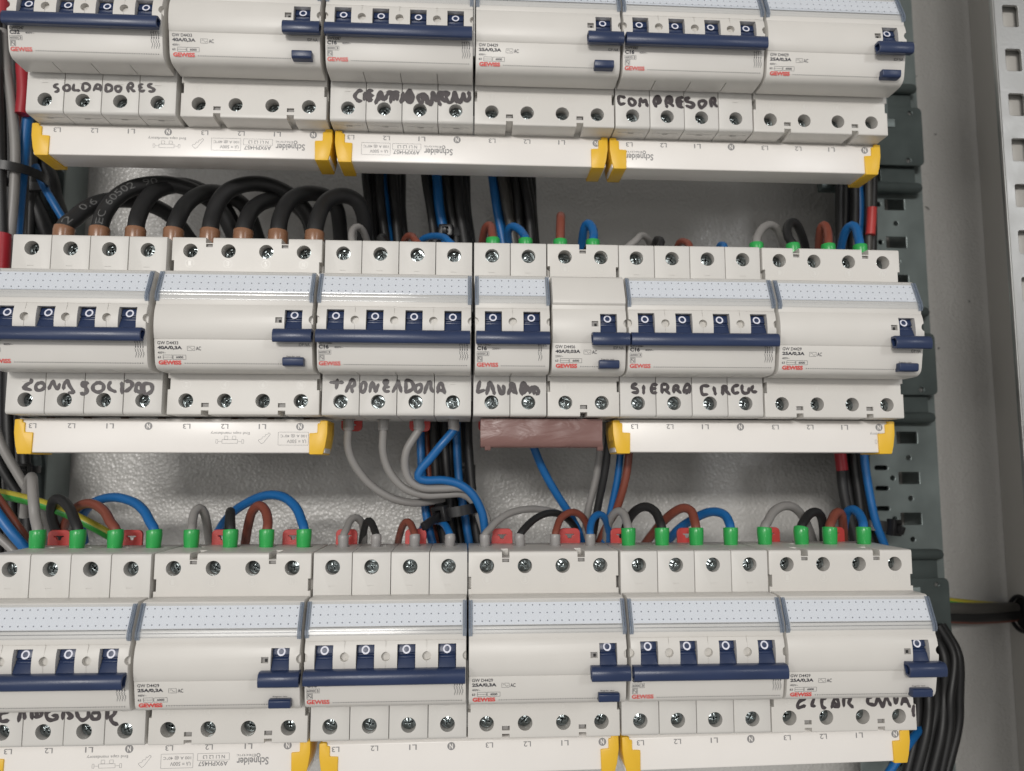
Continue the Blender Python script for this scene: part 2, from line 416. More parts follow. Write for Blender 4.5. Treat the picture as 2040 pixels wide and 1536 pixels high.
def pole_block():
    """one pole of a miniature breaker: terminal block with two screw holes"""
    me = MB().prism(block_profile(1.6), -8.75, 8.75).mesh('p', bevel=0.28)
    c = screw_cut([0.0])
    sl = MB(); sl.box(-1.6, 1.2, -1, 0.25, 27.2, 27.45); sl.box(-1.6, 1.2, 2, 2.95, -27.45, -27.2)   # moulded dash under each screw
    sl.box(-6.5, 6.5, 6.0, 6.5, 42.1, 43); sl.box(-6.8, 6.8, 7.6, 8.0, -43, -42.0); sl.box(-1.4, 1.6, 8.2, 9.2, -43, -41.5)
    en = MB().cyl((0, 30, 36), 'z', 3.9, 8, 20); en.cyl((0, 30, -44), 'z', 3.9, 8, 20)
    return boolean(me, c + [sl, en], 'pole', 'module_plastic')
def switch_block(n):
    """one-piece terminal block of a residual current switch"""
    W = n * P_ - 0.6
    me = MB().prism(block_profile(0.7), 0, W).mesh('p', bevel=0.35)
    xs = [HX + P_ * i for i in range(n)]
    a = MB()
    for i in range(0, n, 2):
        x = xs[i] + P_ / 2
        a.box(x - 1.85, x + 1.65, -2, 14, 39.6, 44); a.box(x - 1.7, x + 1.5, -2, 6, 37.6, 39.2)
        a.box(x - 1.75, x + 1.75, 0.5, 9.0, -38.9, -36.9); a.box(x - 1.75, x + 1.75, 0.5, 16, -44, -40.4)
    a.box(-1, 1.25, -2, 5, 25.4, 31.0); a.box(W - 1.25, W + 1, -2, 5, 25.4, 31.0)
    a.box(-1, 1.25, 0, 8, -30.6, -25.2); a.box(W - 1.25, W + 1, 0, 8, -30.6, -25.2)
    en = MB()
    for x in xs: en.cyl((x, 30, 36), 'z', 3.9, 8, 20); en.cyl((x, 30, -44), 'z', 3.9, 8, 20)
    return boolean(me, screw_cut(xs) + [a, en], 'terminal_block', 'housing_plastic')
def front_cover(n, kind):
    W = n * P_ - 0.6
    me = MB().prism(NOSE, 0.25, W - 0.25).mesh('p', bevel=0.4, minang=60)
    xs = [HX + P_ * i for i in range(n)]
    slot, dim, seam, win = MB(), MB(), MB(), MB()
    tops = xs if kind == 'mcb' else xs[-1:]
    for x in tops:
        slot.box(x - 3.95, x + 3.95, -22, -7.5, -9.3, 4.55 if kind == 'mcb' else 3.95)
    bd = [P_ * i - 0.3 for i in range(1, n)]
    if kind == 'mcb':
        for x in bd:
            seam.prism([(-23, 6.1), (-16.6, 6.1), (-16.9, 5.0)] + [(hump_y(z) + 0.22, z) for z in (2.8, 0.6, -1.6, -4, -6.4, -9.0)] + [(-23, -9.0)], x - 0.09, x + 0.09)
            seam.box(x - 0.2, x + 0.2, -9.5, 3, -24, -22.5)
            win.box(x - 0.45, x + 0.45, -18, -16.45, 5.85, 6.35)
        for x in bd + [-0.1, W + 0.1]: dim.cyl((x, -24, -0.4), 'y', 1.95, 8.0, 20)
        seam.box(-1, W + 1, -18, -16.62, 6.02, 6.2)
    else:
        dim.cyl((W + 0.3, -24, -0.6), 'y', 2.05, 8.0, 20)
        win.box(xs[-1] - 8.0, xs[-1] - 4.9, -23, -17.2, -2.2, 0.35)
        seam.box(-1, W + 1, -18, -16.62, -9.95, -9.75)
    return boolean(me, [slot, dim, seam, win], 'front_cover', 'housing_plastic')
ME = {'pole': pole_block()}
for n_, k_ in ((4, 'mcb'), (2, 'mcb'), (4, 'rcd'), (2, 'rcd')):
    ME['cover', n_, k_] = front_cover(n_, k_)
    if k_ == 'rcd': ME['block', n_] = switch_block(n_)

# screw head: domed disc with a cross recess and a wide slot
star = []
for i in range(4):
    a = 90 * i
    for da, r_ in ((-14, 2.15), (14, 2.15), (27, 0.85), (38, 0.95), (45, 1.5), (52, 0.95), (63, 0.85)):
        star.append((r_ * math.cos(R(a + da)), r_ * math.sin(R(a + da))))
head = plate_mesh('screw', circ(0, 0, 3.05, 28), [star], 1.7, 'screw_zinc', 0.28)
bm = bmesh.new(); bm.from_mesh(head)
fl = MB().cyl((0, 1.25, 0), 'y', 2.95, 3.0, 20).mesh('f', 'screw_zinc'); bm.from_mesh(fl); bm.to_mesh(head); bm.free()
for q in head.vertices: q.co.y += 0.075 * (q.co.x ** 2 + q.co.z ** 2) / S
head.shade_flat()
ME['screw'] = head

# toggle (off position) and joining bar
TOG = [(-8.5, 4.35), (-14.4, 4.35), (-14.9, 4.0), (-16.0, 0.7), (-15.2, 0.35), (-15.2, -0.2), (-16.2, -0.45), (-16.0, -0.8), (-16.0, -1.4), (-16.5, -1.7), (-18.4, -5.6), (-18.4, -8.0), (-8.5, -8.0)]
ME['toggle'] = MB().prism(TOG, -3.72, 3.72).mesh('toggle', 'navy_plastic', 0.12)
def tog_y(z): return -14.9 - (4.0 - z) * (1.1 / 3.3) - 0.06
ME['off'] = MB().ring(-0.1, 1.95, 1.12, 1.78, tog_y).mesh('off_mark', 'toggle_print', smooth=0)
BAR = [(-16.9, -5.3), (-21.2, -5.25), (-22.6, -5.9), (-23.4, -7.4), (-23.5, -9.4), (-23.0, -11.1), (-22.2, -11.6), (-18.9, -11.0), (-18.7, -9.6)]
def bar_mesh(w, hollow=1.4):
    m_ = MB().prism(BAR, 0, w)
    me = m_.mesh('b', bevel=0.3, minang=40)
    cy = sum(p[0] for p in BAR) / len(BAR); cz = sum(p[1] for p in BAR) / len(BAR)
    inn = [(cy + (y - cy) * 0.62, cz + (z - cz) * 0.62) for y, z in BAR]
    c1 = MB().prism(inn, -1, hollow); c2 = MB().prism(inn, w - hollow, w + 1)
    return boolean(me, [c1, c2], 'joining_bar', 'navy_plastic')
for w_ in (4 * P_ - 1.9, 2 * P_ - 1.9, 17.3): ME['bar', round(w_, 1)] = bar_mesh(w_)
BTN = [(-13.5, -17.6), (-17.4, -17.6), (-18.4, -18.3), (-18.0, -21.0), (-17.2, -21.6), (-13.2, -21.5)]
ME['button'] = MB().prism(BTN, 0, 9.4).mesh('test_button', 'navy_plastic', 0.35)

# label window
LF = lambda z: -12.0 - (21.5 - z) * 0.4257
def label_meshes(n):
    W = n * P_ - 0.6
    out = {}
    sheet = [(-12.6, 22.3), (-13.1, 21.6), (-17.75, 11.2), (-18.15, 9.2), (-17.75, 8.55), (-17.0, 8.55), (-17.0, 8.85), (-17.5, 8.9), (-17.75, 9.25), (-17.4, 11.1), (-12.75, 21.4), (-12.2, 21.9), (-11.6, 22.0), (-11.6, 22.3)]
    m_ = MB().prism(sheet, 1.7, W - 1.7)
    m_.box(2.2, W - 2.2, -17.95, -17.35, 11.9, 12.25); m_.box(2.2, W - 2.2, -18.45, -18.05, 10.4, 10.7)
    out['cover'] = m_.mesh('label_cover', 'clear_cover', smooth=0)
    end = [(-11.4, 22.4), (-12.7, 22.4), (-13.3, 21.7), (-18.0, 11.2), (-18.4, 9.0), (-17.6, 7.6), (-16.6, 7.6), (-16.4, 11.2), (-11.9, 21.8)]
    e_ = MB().prism(end, 0.1, 0.8); e_.prism([(y + 0.25, z) for y, z in end], 1.05, 1.75); 
    out['ends'] = e_.mesh('cover_end', 'cover_end', smooth=0)
    e2 = MB().prism(end, -0.1, -0.8); e2.prism([(y + 0.25, z) for y, z in end], -1.75, -1.05); out['ends2'] = e2.mesh('cover_end', 'cover_end', smooth=0)
    p = MB(); p.quad(1.9, W - 1.9, 12.2, 21.2, lambda z: LF(z) - 0.25)
    out['paper'] = p.mesh('label_card', 'label_paper', smooth=0)
    d = MB(); k_ = int((W - 5.8) / 3.12)
    for i in range(k_ + 1):
        for z in (20.1, 16.9, 13.7): d.dot(2.9 + (W - 5.8) * i / k_, z, 0.30, lambda z_: LF(z_) - 0.32)
    out['dots'] = d.mesh('dot_grid', 'dot_print', smooth=0)
    return out
LAB = {4: label_meshes(4), 2: label_meshes(2)}
ME['plain'] = MB().prism([(-11.0, 22.5), (-12.7, 22.4), (-13.3, 21.7), (-17.9, 11.2), (-18.2, 9.0), (-17.4, 8.2), (-16.0, 8.2), (-11.0, 21.8)], 0.4, 2 * P_ - 1.0).mesh('blank_cover', 'housing_plastic', 0.3)

def arrows(mb, x0, n):
    """little wiring symbol: n arrows over n zigzags"""
    for i in range(n):
        x = x0 + i * 1.08
        mb.line((x, -11.6), (x, -13.6), 0.17, text_plane); mb.line((x - .22, -13.0), (x, -13.9), 0.15, text_plane); mb.line((x + .22, -13.0), (x, -13.9), 0.15, text_plane)
        zz = [(x - .5, -14.0), (x + .1, -14.7), (x - .3, -15.0), (x + .5, -15.9), (x + .05, -16.3), (x + .5, -16.7), (x - .05, -17.1), (x - .1, -18.0)]
        for a, b_ in zip(zz[:-1], zz[1:]): mb.line(a, b_, 0.18, text_plane)
def print_mcb(n, rating, code, volts):
    W = n * P_ - 0.6
    b_, r_ = MB(), MB(); f = text_plane
    put_text(b_, code, 1.1, 7.6, -11.35, -10.0, f, 0.02)
    put_text(b_, rating, 1.15, 5.7, -13.5, -11.6, f, 0.045)
    put_text(b_, volts, 8.2, 12.2, -13.2, -12.3, f, 0.012)
    b_.frame(1.1, 5.0, -15.95, -14.1, 0.12, f); b_.frame(5.0, 6.7, -15.95, -14.1, 0.12, f)
    put_text(b_, '6000', 1.4, 4.7, -15.6, -14.45, f, 0.012); put_text(b_, '3', 5.4, 6.3, -15.6, -14.45, f, 0.012)
    b_.frame(1.3, 3.65, -18.65, -16.3, 0.16, f)
    b_.line((1.75, -18.2), (1.75, -16.7), 0.2, f); b_.line((1.75, -16.75), (3.2, -18.2), 0.24, f); b_.line((3.2, -18.2), (3.2, -16.7), 0.2, f); b_.line((1.75, -16.62), (3.2, -16.62), 0.15, f)
    put_text(r_, 'GEWiSS', 1.15, 11.0, -20.95, -19.05, f, 0.035)
    x = 12.7
    while x < W - 2.2: b_.dot(x, -20.45, 0.26, f, 4); x += 1.09
    put_text(b_, 'MTS', W - 5.6, W - 1.6, -11.5, -10.4, f)
    arrows(b_, W - 5.2, n)
    return b_, r_
def print_rcd(n, code, rating, volts):
    W = n * P_ - 0.6; b_, r_ = MB(), MB(); f = text_plane
    put_text(b_, code, 1.7, 10.9, -12.2, -10.75, f, 0.015)
    put_text(b_, rating, 1.7, 12.5 if n == 4 else 13.4, -14.6, -12.8, f, 0.045)
    x0 = 14.8 if n == 4 else 15.0
    b_.frame(x0, x0 + 3.3, -14.8, -12.9, 0.13, f)
    zz = [(x0 + .5 + i * .26, -13.85 + 0.5 * math.sin(i * .7)) for i in range(10)]
    for a, c in zip(zz[:-1], zz[1:]): b_.line(a, c, 0.13, f)
    put_text(b_, 'AC', x0 + 3.8, x0 + 6.1, -14.7, -13.0, f, 0.015)
    put_text(b_, volts, 1.75, 5.3, -16.3, -15.35, f, 0.01)
    put_text(b_, '63', 1.7, 3.1, -18.35, -17.35, f, 0.02)
    b_.frame(4.1, 8.1, -18.75, -16.85, 0.13, f); b_.line((3.9, -17.8), (8.3, -17.8), 0.12, f); b_.frame(8.45, 14.1, -18.75, -16.85, 0.13, f)
    put_text(b_, '6000', 9.8, 12.9, -18.3, -17.3, f, 0.03)
    put_text(r_, 'GEWiSS', 1.95, 12.0, -21.1, -19.2, f, 0.05)
    x = 13.7
    while x < W - 13.2: b_.dot(x, -20.45, 0.26, f, 4); x += 1.09
    put_text(b_, 'IDP NA', W - 6.2, W - 1.4, -12.45, -11.15, f)
    put_text(b_, 'Regular test', W - 11.8, W - 5.6, -17.45, -16.75, f, 0.01)
    return b_, r_

# red rail clip: tab with a keyhole shaped opening
tab = rrect(-5.2, 5.2, -6, 7.4, 2.2)
key = [(-2.6, 5.0), (2.6, 5.0), (2.6, 4.0), (1.6, 3.8), (1.0, 2.2), (-1.0, 2.2), (-1.6, 3.8), (-2.6, 4.0)]
ME['clip'] = plate_mesh('rail_clip', tab, [key], 2.0, 'clip_red', 0.3)
tabl = rrect(-5.2, 5.2, -7.4, 6, 2.2)
ME['clip_low'] = plate_mesh('rail_clip', tabl, [[(x, -z) for x, z in key]], 2.0, 'clip_red', 0.3)

def stroke_mesh(w, strokes, seed):
    """felt pen strokes lying on the terminal block face"""
    mb = MB(); q = random.Random(seed); lift = 0.0
    for st in strokes:
        pts = spline([(x, 0, z) for x, z in st], 0.45)
        n = len(pts); L, Rr = [], []
        for i, p in enumerate(pts):
            t = (pts[min(i + 1, n - 1)] - pts[max(i - 1, 0)]); t = t.normalized() if t.length else Vector((1, 0, 0))
            nn = Vector((-t.z, 0, t.x)); ww = w / 2 * (1 + 0.12 * math.sin(i * 0.9 + seed) + q.uniform(-.06, .06))
            if i in (0, n - 1): ww *= 0.72
            y = 2.62 - lift - i * 0.0006
            L.append((p.x + nn.x * ww, y, p.z + nn.z * ww)); Rr.append((p.x - nn.x * ww, y, p.z - nn.z * ww))
        t0 = (pts[0] - pts[1]).normalized(); t1 = (pts[-1] - pts[-2]).normalized()
        a = pts[0] + t0 * w * 0.36; b_ = pts[-1] + t1 * w * 0.36
        vs = [(a.x, 2.62 - lift, a.z)] + [v for pr in zip(L, Rr) for v in pr] + [(b_.x, 2.62 - lift - n * 0.0006, b_.z)]
        fs = [(0, 1, 2)] + [(1 + 2 * i, 3 + 2 * i, 4 + 2 * i, 2 + 2 * i) for i in range(n - 1)] + [(2 * n - 1, 2 * n + 1, 2 * n)]
        mb.add(vs, fs); lift += 0.012
    return mb.mesh('handwriting', 'marker_ink', smooth=0)

HANDWRITING = {
  (1, 0):(1.44,[[(14.4,-27.9),(13.0,-28.4),(12.9,-29.3),(14.5,-30.2),(14.6,-31.4),(13.2,-31.9)],[(18.4,-28.1),(17.2,-29.2),(17.5,-30.7),(18.8,-31.2),(20.0,-30.3),(19.7,-28.6),(18.4,-28.1)],[(21.9,-27.8),(21.7,-29.2),(21.9,-30.7),(23.3,-30.8),(24.7,-30.9)],[(26.2,-27.2),(26.1,-28.7),(26.4,-30.5),(27.9,-30.9),(29.3,-29.8),(29.3,-28.2),(27.9,-27.2),(26.2,-27.2)],[(31.4,-30.7),(31.9,-29.2),(32.9,-27.5),(34.4,-28.2),(34.6,-30.7)],[(31.9,-29.6),(34.2,-29.8)],[(37.0,-27.6),(37.1,-29.2),(37.3,-30.8),(38.7,-30.9),(39.9,-30.0),(39.7,-28.2),(38.2,-27.5),(37.0,-27.6)],[(44.2,-28.3),(42.2,-28.2),(41.6,-29.2),(42.1,-30.5),(43.3,-30.9),(44.3,-29.7),(44.2,-28.3)],[(48.0,-30.9),(47.5,-29.0),(48.0,-26.8),(49.4,-26.6),(49.9,-28.0),(48.7,-28.8),(47.6,-28.8)],[(48.7,-28.8),(49.9,-30.1),(50.9,-30.5)],[(54.5,-26.8),(53.3,-27.1),(53.0,-28.2),(54.3,-28.6)],[(53.2,-28.2),(53.3,-29.9),(54.4,-30.4),(55.5,-29.9)],[(58.9,-26.5),(57.5,-26.9),(57.4,-27.8),(58.8,-28.5),(60.2,-29.4),(59.2,-30.4),(57.7,-30.3)]]),
  (1, 2):(1.88,[[(15.4,-26.8),(13.7,-26.9),(11.9,-29.6),(13.5,-31.9),(15.2,-32.0)],[(16.9,-27.6),(16.5,-31.4)],[(20.6,-26.6),(18.4,-27.0),(18.5,-31.5),(20.4,-31.3)],[(18.5,-29.2),(21.0,-29.1)],[(19.1,-27.5),(19.8,-30.8)],[(22.2,-33.3),(23.2,-30.1),(24.4,-27.0),(25.8,-29.7),(26.4,-31.5)],[(23.6,-31.7),(24.8,-28.4),(25.5,-31.3)],[(26.7,-31.3),(28.0,-28.4),(29.9,-28.0),(29.6,-32.6)],[(27.9,-27.1),(33.6,-27.1)],[(30.9,-27.2),(31.2,-31.2)],[(33.0,-27.4),(32.8,-31.1)],[(35.9,-27.2),(34.7,-32.4)],[(35.6,-27.7),(35.9,-31.4)],[(38.9,-25.7),(37.2,-28.6),(37.8,-31.6),(39.7,-31.9),(40.7,-29.5),(39.0,-25.9),(38.9,-31.6)],[(38.1,-27.9),(39.4,-30.9)],[(47.0,-27.7),(44.1,-28.1),(43.2,-29.8),(44.8,-32.4),(46.4,-29.4),(48.0,-32.7)],[(45.1,-28.7),(45.8,-31.1)],[(47.0,-28.0),(49.6,-33.1),(50.5,-26.6),(52.1,-31.2)],[(58.5,-26.5),(53.7,-26.8),(53.4,-30.8),(54.4,-33.2)],[(57.2,-26.4),(55.3,-28.1),(55.3,-30.8)],[(54.3,-28.1),(56.6,-31.4)],[(58.8,-26.6),(57.2,-28.7),(58.2,-31.4),(59.8,-31.7)],[(60.1,-31.6),(61.4,-26.2),(62.3,-28.6),(64.0,-31.9)],[(61.7,-28.6),(62.4,-31.6)],[(64.3,-31.9),(65.9,-26.9),(66.5,-29.8),(67.8,-30.7),(68.9,-28.7),(68.4,-26.0)]]),
  (1, 4):(1.69,[[(4.8,-26.4),(3.3,-25.9),(1.7,-26.0),(1.6,-28.6),(2.6,-29.9),(4.7,-29.4)],[(7.8,-26.6),(6.8,-27.6),(7.2,-29.6),(8.7,-30.5),(10.0,-29.3),(9.6,-27.8),(7.8,-26.6)],[(12.3,-30.9),(12.5,-28.3),(12.9,-26.8),(13.9,-28.5),(15.4,-27.3),(15.9,-29.4),(16.4,-30.7)],[(20.9,-30.8),(19.7,-28.7),(20.4,-25.9),(21.9,-25.3),(23.1,-26.8),(22.4,-28.6),(20.3,-29.3)],[(21.6,-25.9),(21.5,-28.3)],[(26.4,-30.9),(25.9,-28.5),(26.4,-25.8),(28.0,-25.3),(29.1,-26.6),(28.5,-28.3),(26.5,-28.5)],[(27.7,-25.7),(27.7,-27.8)],[(27.6,-28.4),(29.7,-30.2)],[(34.7,-25.4),(32.1,-26.0),(31.6,-27.7),(32.1,-29.8),(34.6,-30.8)],[(31.9,-28.0),(34.5,-27.6)],[(33.2,-26.5),(33.5,-29.8)],[(38.1,-25.7),(36.2,-25.8),(36.5,-27.3),(39.1,-28.1),(40.5,-29.3),(39.0,-30.5),(36.4,-29.8)],[(43.5,-26.9),(42.9,-28.6),(44.3,-30.7),(46.4,-28.5),(46.4,-27.1),(43.5,-26.9)],[(49.6,-29.9),(48.9,-27.5),(50.0,-25.4),(51.2,-25.6),(51.1,-27.4),(49.4,-27.8)],[(50.5,-27.8),(52.3,-29.8)]]),
  (2, 0):(1.69,[[(10.7,-26.3),(11.0,-27.5),(9.0,-28.8),(7.5,-30.3),(8.1,-30.5),(11.1,-31.3)],[(14.7,-27.8),(13.2,-29.1),(13.6,-31.1),(15.6,-31.3),(17.1,-29.8),(16.3,-28.1),(14.7,-27.8)],[(19.1,-30.8),(19.9,-28.7),(20.8,-27.2),(21.9,-29.4),(23.2,-30.6),(23.8,-28.4)],[(25.8,-30.7),(26.0,-28.4),(27.5,-26.8),(28.3,-29.0),(30.4,-32.2),(28.2,-32.4)],[(36.8,-28.0),(34.4,-27.5),(34.3,-29.0),(35.8,-30.0),(36.6,-32.0),(35.0,-33.0),(33.7,-32.5)],[(34.7,-28.0),(36.1,-29.0)],[(41.4,-27.4),(39.3,-28.9),(39.3,-31.0),(41.5,-32.1),(43.7,-30.9),(43.7,-28.6),(41.4,-27.4)],[(47.0,-27.2),(46.2,-28.9),(46.9,-30.6),(49.6,-31.9)],[(52.1,-27.5),(52.5,-32.6)],[(53.9,-26.8),(56.2,-27.1),(56.9,-28.8),(55.4,-30.7),(53.8,-31.7)],[(58.7,-31.8),(58.9,-28.8),(60.1,-27.8),(61.2,-29.5),(61.3,-31.8),(59.3,-31.5)],[(62.1,-27.8),(62.6,-32.2),(64.6,-32.5),(66.2,-30.8),(65.7,-28.4),(63.7,-27.8),(62.1,-28.1)]]),
  (2, 2):(1.69,[[(3.6,-26.7),(9.6,-26.7)],[(7.0,-25.4),(6.5,-29.7)],[(11.1,-31.2),(12.4,-28.2),(13.8,-25.4),(15.0,-26.3),(14.8,-28.2),(12.7,-28.8)],[(13.6,-28.8),(14.2,-31.4)],[(19.3,-26.3),(18.1,-28.1),(18.2,-30.6),(19.1,-31.4),(20.3,-29.7),(20.4,-27.2),(19.3,-26.3)],[(22.4,-31.2),(22.8,-28.7),(23.5,-26.6),(24.5,-29.0),(25.1,-30.9),(26.0,-28.7),(26.4,-27.5)],[(30.8,-27.1),(29.3,-27.1),(29.3,-25.9),(30.5,-25.6),(30.8,-26.5),(29.3,-28.4)],[(31.5,-28.7),(29.3,-29.0),(29.7,-30.8),(31.5,-30.8)],[(33.3,-31.1),(34.8,-28.3),(35.8,-26.0),(36.6,-28.6),(37.3,-31.1)],[(39.4,-31.2),(39.5,-28.6),(39.6,-25.8),(41.5,-25.7),(42.9,-27.3),(42.7,-29.5),(40.9,-30.7),(39.4,-31.4)],[(45.5,-27.3),(44.0,-28.6),(44.3,-30.7),(45.8,-31.0),(47.0,-29.2),(46.7,-27.6),(45.5,-27.3)],[(48.4,-31.6),(49.2,-28.8),(50.3,-26.4),(51.3,-26.7),(51.5,-29.1),(52.5,-31.0)],[(54.7,-31.3),(55.0,-28.5),(55.6,-26.9),(56.6,-26.9),(57.4,-29.1),(58.1,-31.6)],[(55.0,-30.0),(57.4,-30.3)]]),
  (2, 3):(1.88,[[(2.9,-25.8),(2.4,-27.9),(1.9,-30.7),(3.4,-30.5),(5.1,-30.0)],[(6.2,-31.9),(6.8,-29.4),(7.4,-26.7),(8.3,-26.7),(9.3,-29.4),(10.0,-31.8)],[(11.7,-27.6),(12.5,-29.7),(12.9,-31.6),(14.2,-31.2),(14.6,-29.3),(14.2,-27.8)],[(16.6,-31.8),(17.7,-29.3),(18.0,-27.0),(19.4,-27.2),(19.7,-29.3),(20.7,-31.6)],[(18.6,-30.1),(19.7,-31.2)],[(23.4,-32.1),(22.8,-29.7),(23.2,-27.4),(24.1,-26.4),(25.1,-27.5),(24.5,-29.3),(23.2,-30.0)],[(24.1,-31.6),(25.3,-29.6)],[(26.2,-27.9),(27.0,-30.6)],[(27.0,-31.2),(28.3,-28.3),(29.1,-30.0),(29.1,-31.7)],[(28.3,-28.3),(29.9,-28.5),(31.4,-30.4),(30.4,-31.9)]]),
  (2, 5):(1.62,[[(8.1,-26.5),(6.2,-26.9),(5.8,-28.2),(8.2,-29.0),(8.2,-30.6),(5.8,-30.6)],[(11.5,-27.3),(11.4,-31.2)],[(18.1,-26.8),(15.7,-27.0),(15.5,-30.5),(17.7,-30.7)],[(15.7,-28.8),(17.4,-28.6)],[(20.6,-30.8),(20.5,-27.1),(22.6,-26.6),(23.4,-27.7),(22.9,-29.1),(20.8,-29.3)],[(22.2,-29.3),(24.3,-31.3)],[(26.4,-30.6),(26.5,-27.6),(28.4,-27.5),(28.3,-28.9),(26.9,-29.2)],[(28.0,-29.2),(29.8,-30.8)],[(31.4,-30.7),(31.6,-28.4),(32.8,-26.7),(34.2,-27.0),(34.1,-30.7)],[(31.7,-29.7),(33.8,-29.7),(32.4,-31.1)],[(43.8,-27.3),(40.7,-27.3),(40.0,-29.0),(40.6,-31.4),(43.0,-31.4)],[(46.2,-27.8),(47.0,-31.5)],[(50.6,-31.5),(50.7,-27.9),(52.4,-27.5),(52.5,-28.9),(51.0,-29.4)],[(52.0,-29.4),(54.2,-31.5)],[(58.6,-26.8),(56.2,-27.5),(55.6,-29.2),(56.4,-30.8),(58.5,-30.4)],[(60.4,-26.8),(60.3,-29.2),(61.3,-30.7),(63.4,-30.4),(63.8,-28.2)],[(65.9,-27.1),(65.1,-28.8),(65.8,-30.0),(67.5,-30.0)]]),
  (3, 0):(1.69,[[(11.0,-27.0),(8.5,-27.3),(7.2,-28.9),(8.2,-30.8),(11.2,-30.6)],[(15.6,-31.0),(16.4,-26.0),(17.2,-24.9),(18.2,-29.9)],[(21.4,-30.0),(21.1,-26.7),(22.7,-25.3),(25.0,-26.7),(25.1,-28.7),(22.4,-29.2)],[(22.8,-26.1),(23.5,-28.6)],[(28.9,-27.1),(27.5,-27.3),(27.7,-29.5),(29.4,-30.7),(31.9,-30.1),(31.8,-28.8),(30.1,-28.7)],[(34.6,-30.2),(35.0,-26.9),(36.0,-25.5),(36.7,-27.5),(38.8,-29.4),(36.9,-30.0)],[(40.3,-27.0),(41.6,-29.8),(43.6,-30.9),(45.7,-29.3),(45.6,-27.1)],[(47.3,-27.9),(50.1,-27.7),(50.2,-30.2),(47.7,-30.4),(47.1,-28.8)],[(53.9,-30.5),(54.2,-26.9),(55.5,-25.6),(57.3,-27.0),(56.8,-28.7),(55.5,-30.0),(56.4,-32.0),(58.7,-33.1)]]),
  (3, 5):(1.62,[[(16.5,-27.3),(14.1,-28.0),(12.8,-29.5),(13.0,-31.1),(16.3,-30.3)],[(20.9,-26.9),(19.9,-29.0),(19.5,-30.3),(21.1,-30.5)],[(26.4,-27.3),(24.8,-27.3),(24.4,-29.4),(24.9,-31.2),(26.2,-31.4)],[(29.1,-31.4),(30.2,-28.6),(31.3,-26.7),(32.5,-28.6),(32.5,-30.7),(30.1,-31.0)],[(30.5,-28.9),(31.8,-30.4)],[(35.1,-30.8),(35.5,-27.1),(38.7,-26.9),(37.6,-29.3),(39.5,-31.4)],[(48.8,-27.0),(47.2,-27.3),(46.9,-29.4),(48.6,-30.2),(50.6,-30.6)],[(50.6,-30.4),(52.0,-27.4),(53.2,-29.5),(54.1,-31.4),(56.0,-27.5),(58.1,-30.8)],[(59.9,-27.2),(60.7,-29.7),(61.7,-27.5)],[(63.3,-30.6),(65.1,-27.3),(67.5,-31.6)],[(64.0,-29.1),(66.0,-29.1)],[(69.5,-31.0),(69.0,-33.2),(69.2,-35.9)]]),
}

DEV = {  # (row, slot): kind, poles, x of first terminal, rating texts, label
 (1,0): ('mcb',4,-205.51,('C32','GW93247','400V~'),'four pole C32 breaker marked SOLDADORES by hand'),
 (1,1): ('rcd',4,-132.39,('GW D4433','40A/0,3A','400V~'),'40A residual current switch right of the SOLDADORES breaker'),
 (1,2): ('mcb',4,-59.91,('C16','GW93087','400V~'),'four pole top row C16 breaker with smeared overwritten handwriting'),
 (1,3): ('rcd',4,11.64,('GW D4429','25A/0,3A','400V~'),'25A residual current switch between smeared handwriting and COMPRESOR breakers'),
 (1,4): ('mcb',4,83.05,('C16','GW93087','400V~'),'four pole C16 breaker marked COMPRESOR by hand'),
 (1,5): ('rcd',4,154.64,('GW D4429','25A/0,3A','400V~'),'25A residual current switch ending the top row at right'),
 (2,0): ('mcb',4,-205.26,('C32','GW93247','400V~'),'four pole breaker marked ZONA SOLDAD by hand, cut by left edge'),
 (2,1): ('rcd',4,-132.07,('GW D4433','40A/0,3A','400V~'),'40A residual current switch right of the ZONA SOLDAD breaker'),
 (2,2): ('mcb',4,-60.0,('C16','GW93087','400V~'),'four pole C16 breaker marked TRONZADORA by hand'),
 (2,3): ('mcb',2,11.96,('C16','GW93027','230V~'),'narrow two pole C16 breaker marked LAVABO by hand'),
 (2,4): ('rcd',2,47.72,('GW D4456','40A/0,03A','230V~'),'narrow two pole residual current switch with plain beige cover'),
 (2,5): ('mcb',4,83.3,('C16','GW93087','400V~'),'four pole C16 breaker marked SIERRA CIRCUL by hand'),
 (2,6): ('rcd',4,155.22,('GW D4429','25A/0,3A','400V~'),'25A residual current switch ending the middle row at right'),
 (3,0): ('mcb',4,-205.49,('C16','GW93087','400V~'),'four pole breaker marked CARGADOR by hand at lower left'),
 (3,1): ('rcd',4,-133.23,('GW D4429','25A/0,3A','400V~'),'25A residual current switch right of the CARGADOR breaker'),
 (3,2): ('mcb',4,-61.27,('C16','GW93087','400V~'),'four pole C16 breaker without handwriting in the bottom row'),
 (3,3): ('rcd',4,10.09,('GW D4429','25A/0,3A','400V~'),'25A residual current switch between bottom row C16 and C25 breakers'),
 (3,4): ('mcb',4,81.88,('C25','GW93107','400V~'),'four pole C25 breaker in the bottom row'),
 (3,5): ('rcd',4,153.31,('GW D4429','25A/0,3A','400V~'),'25A residual current switch with black handwriting ending the bottom row'),
}
PRINTS = {}
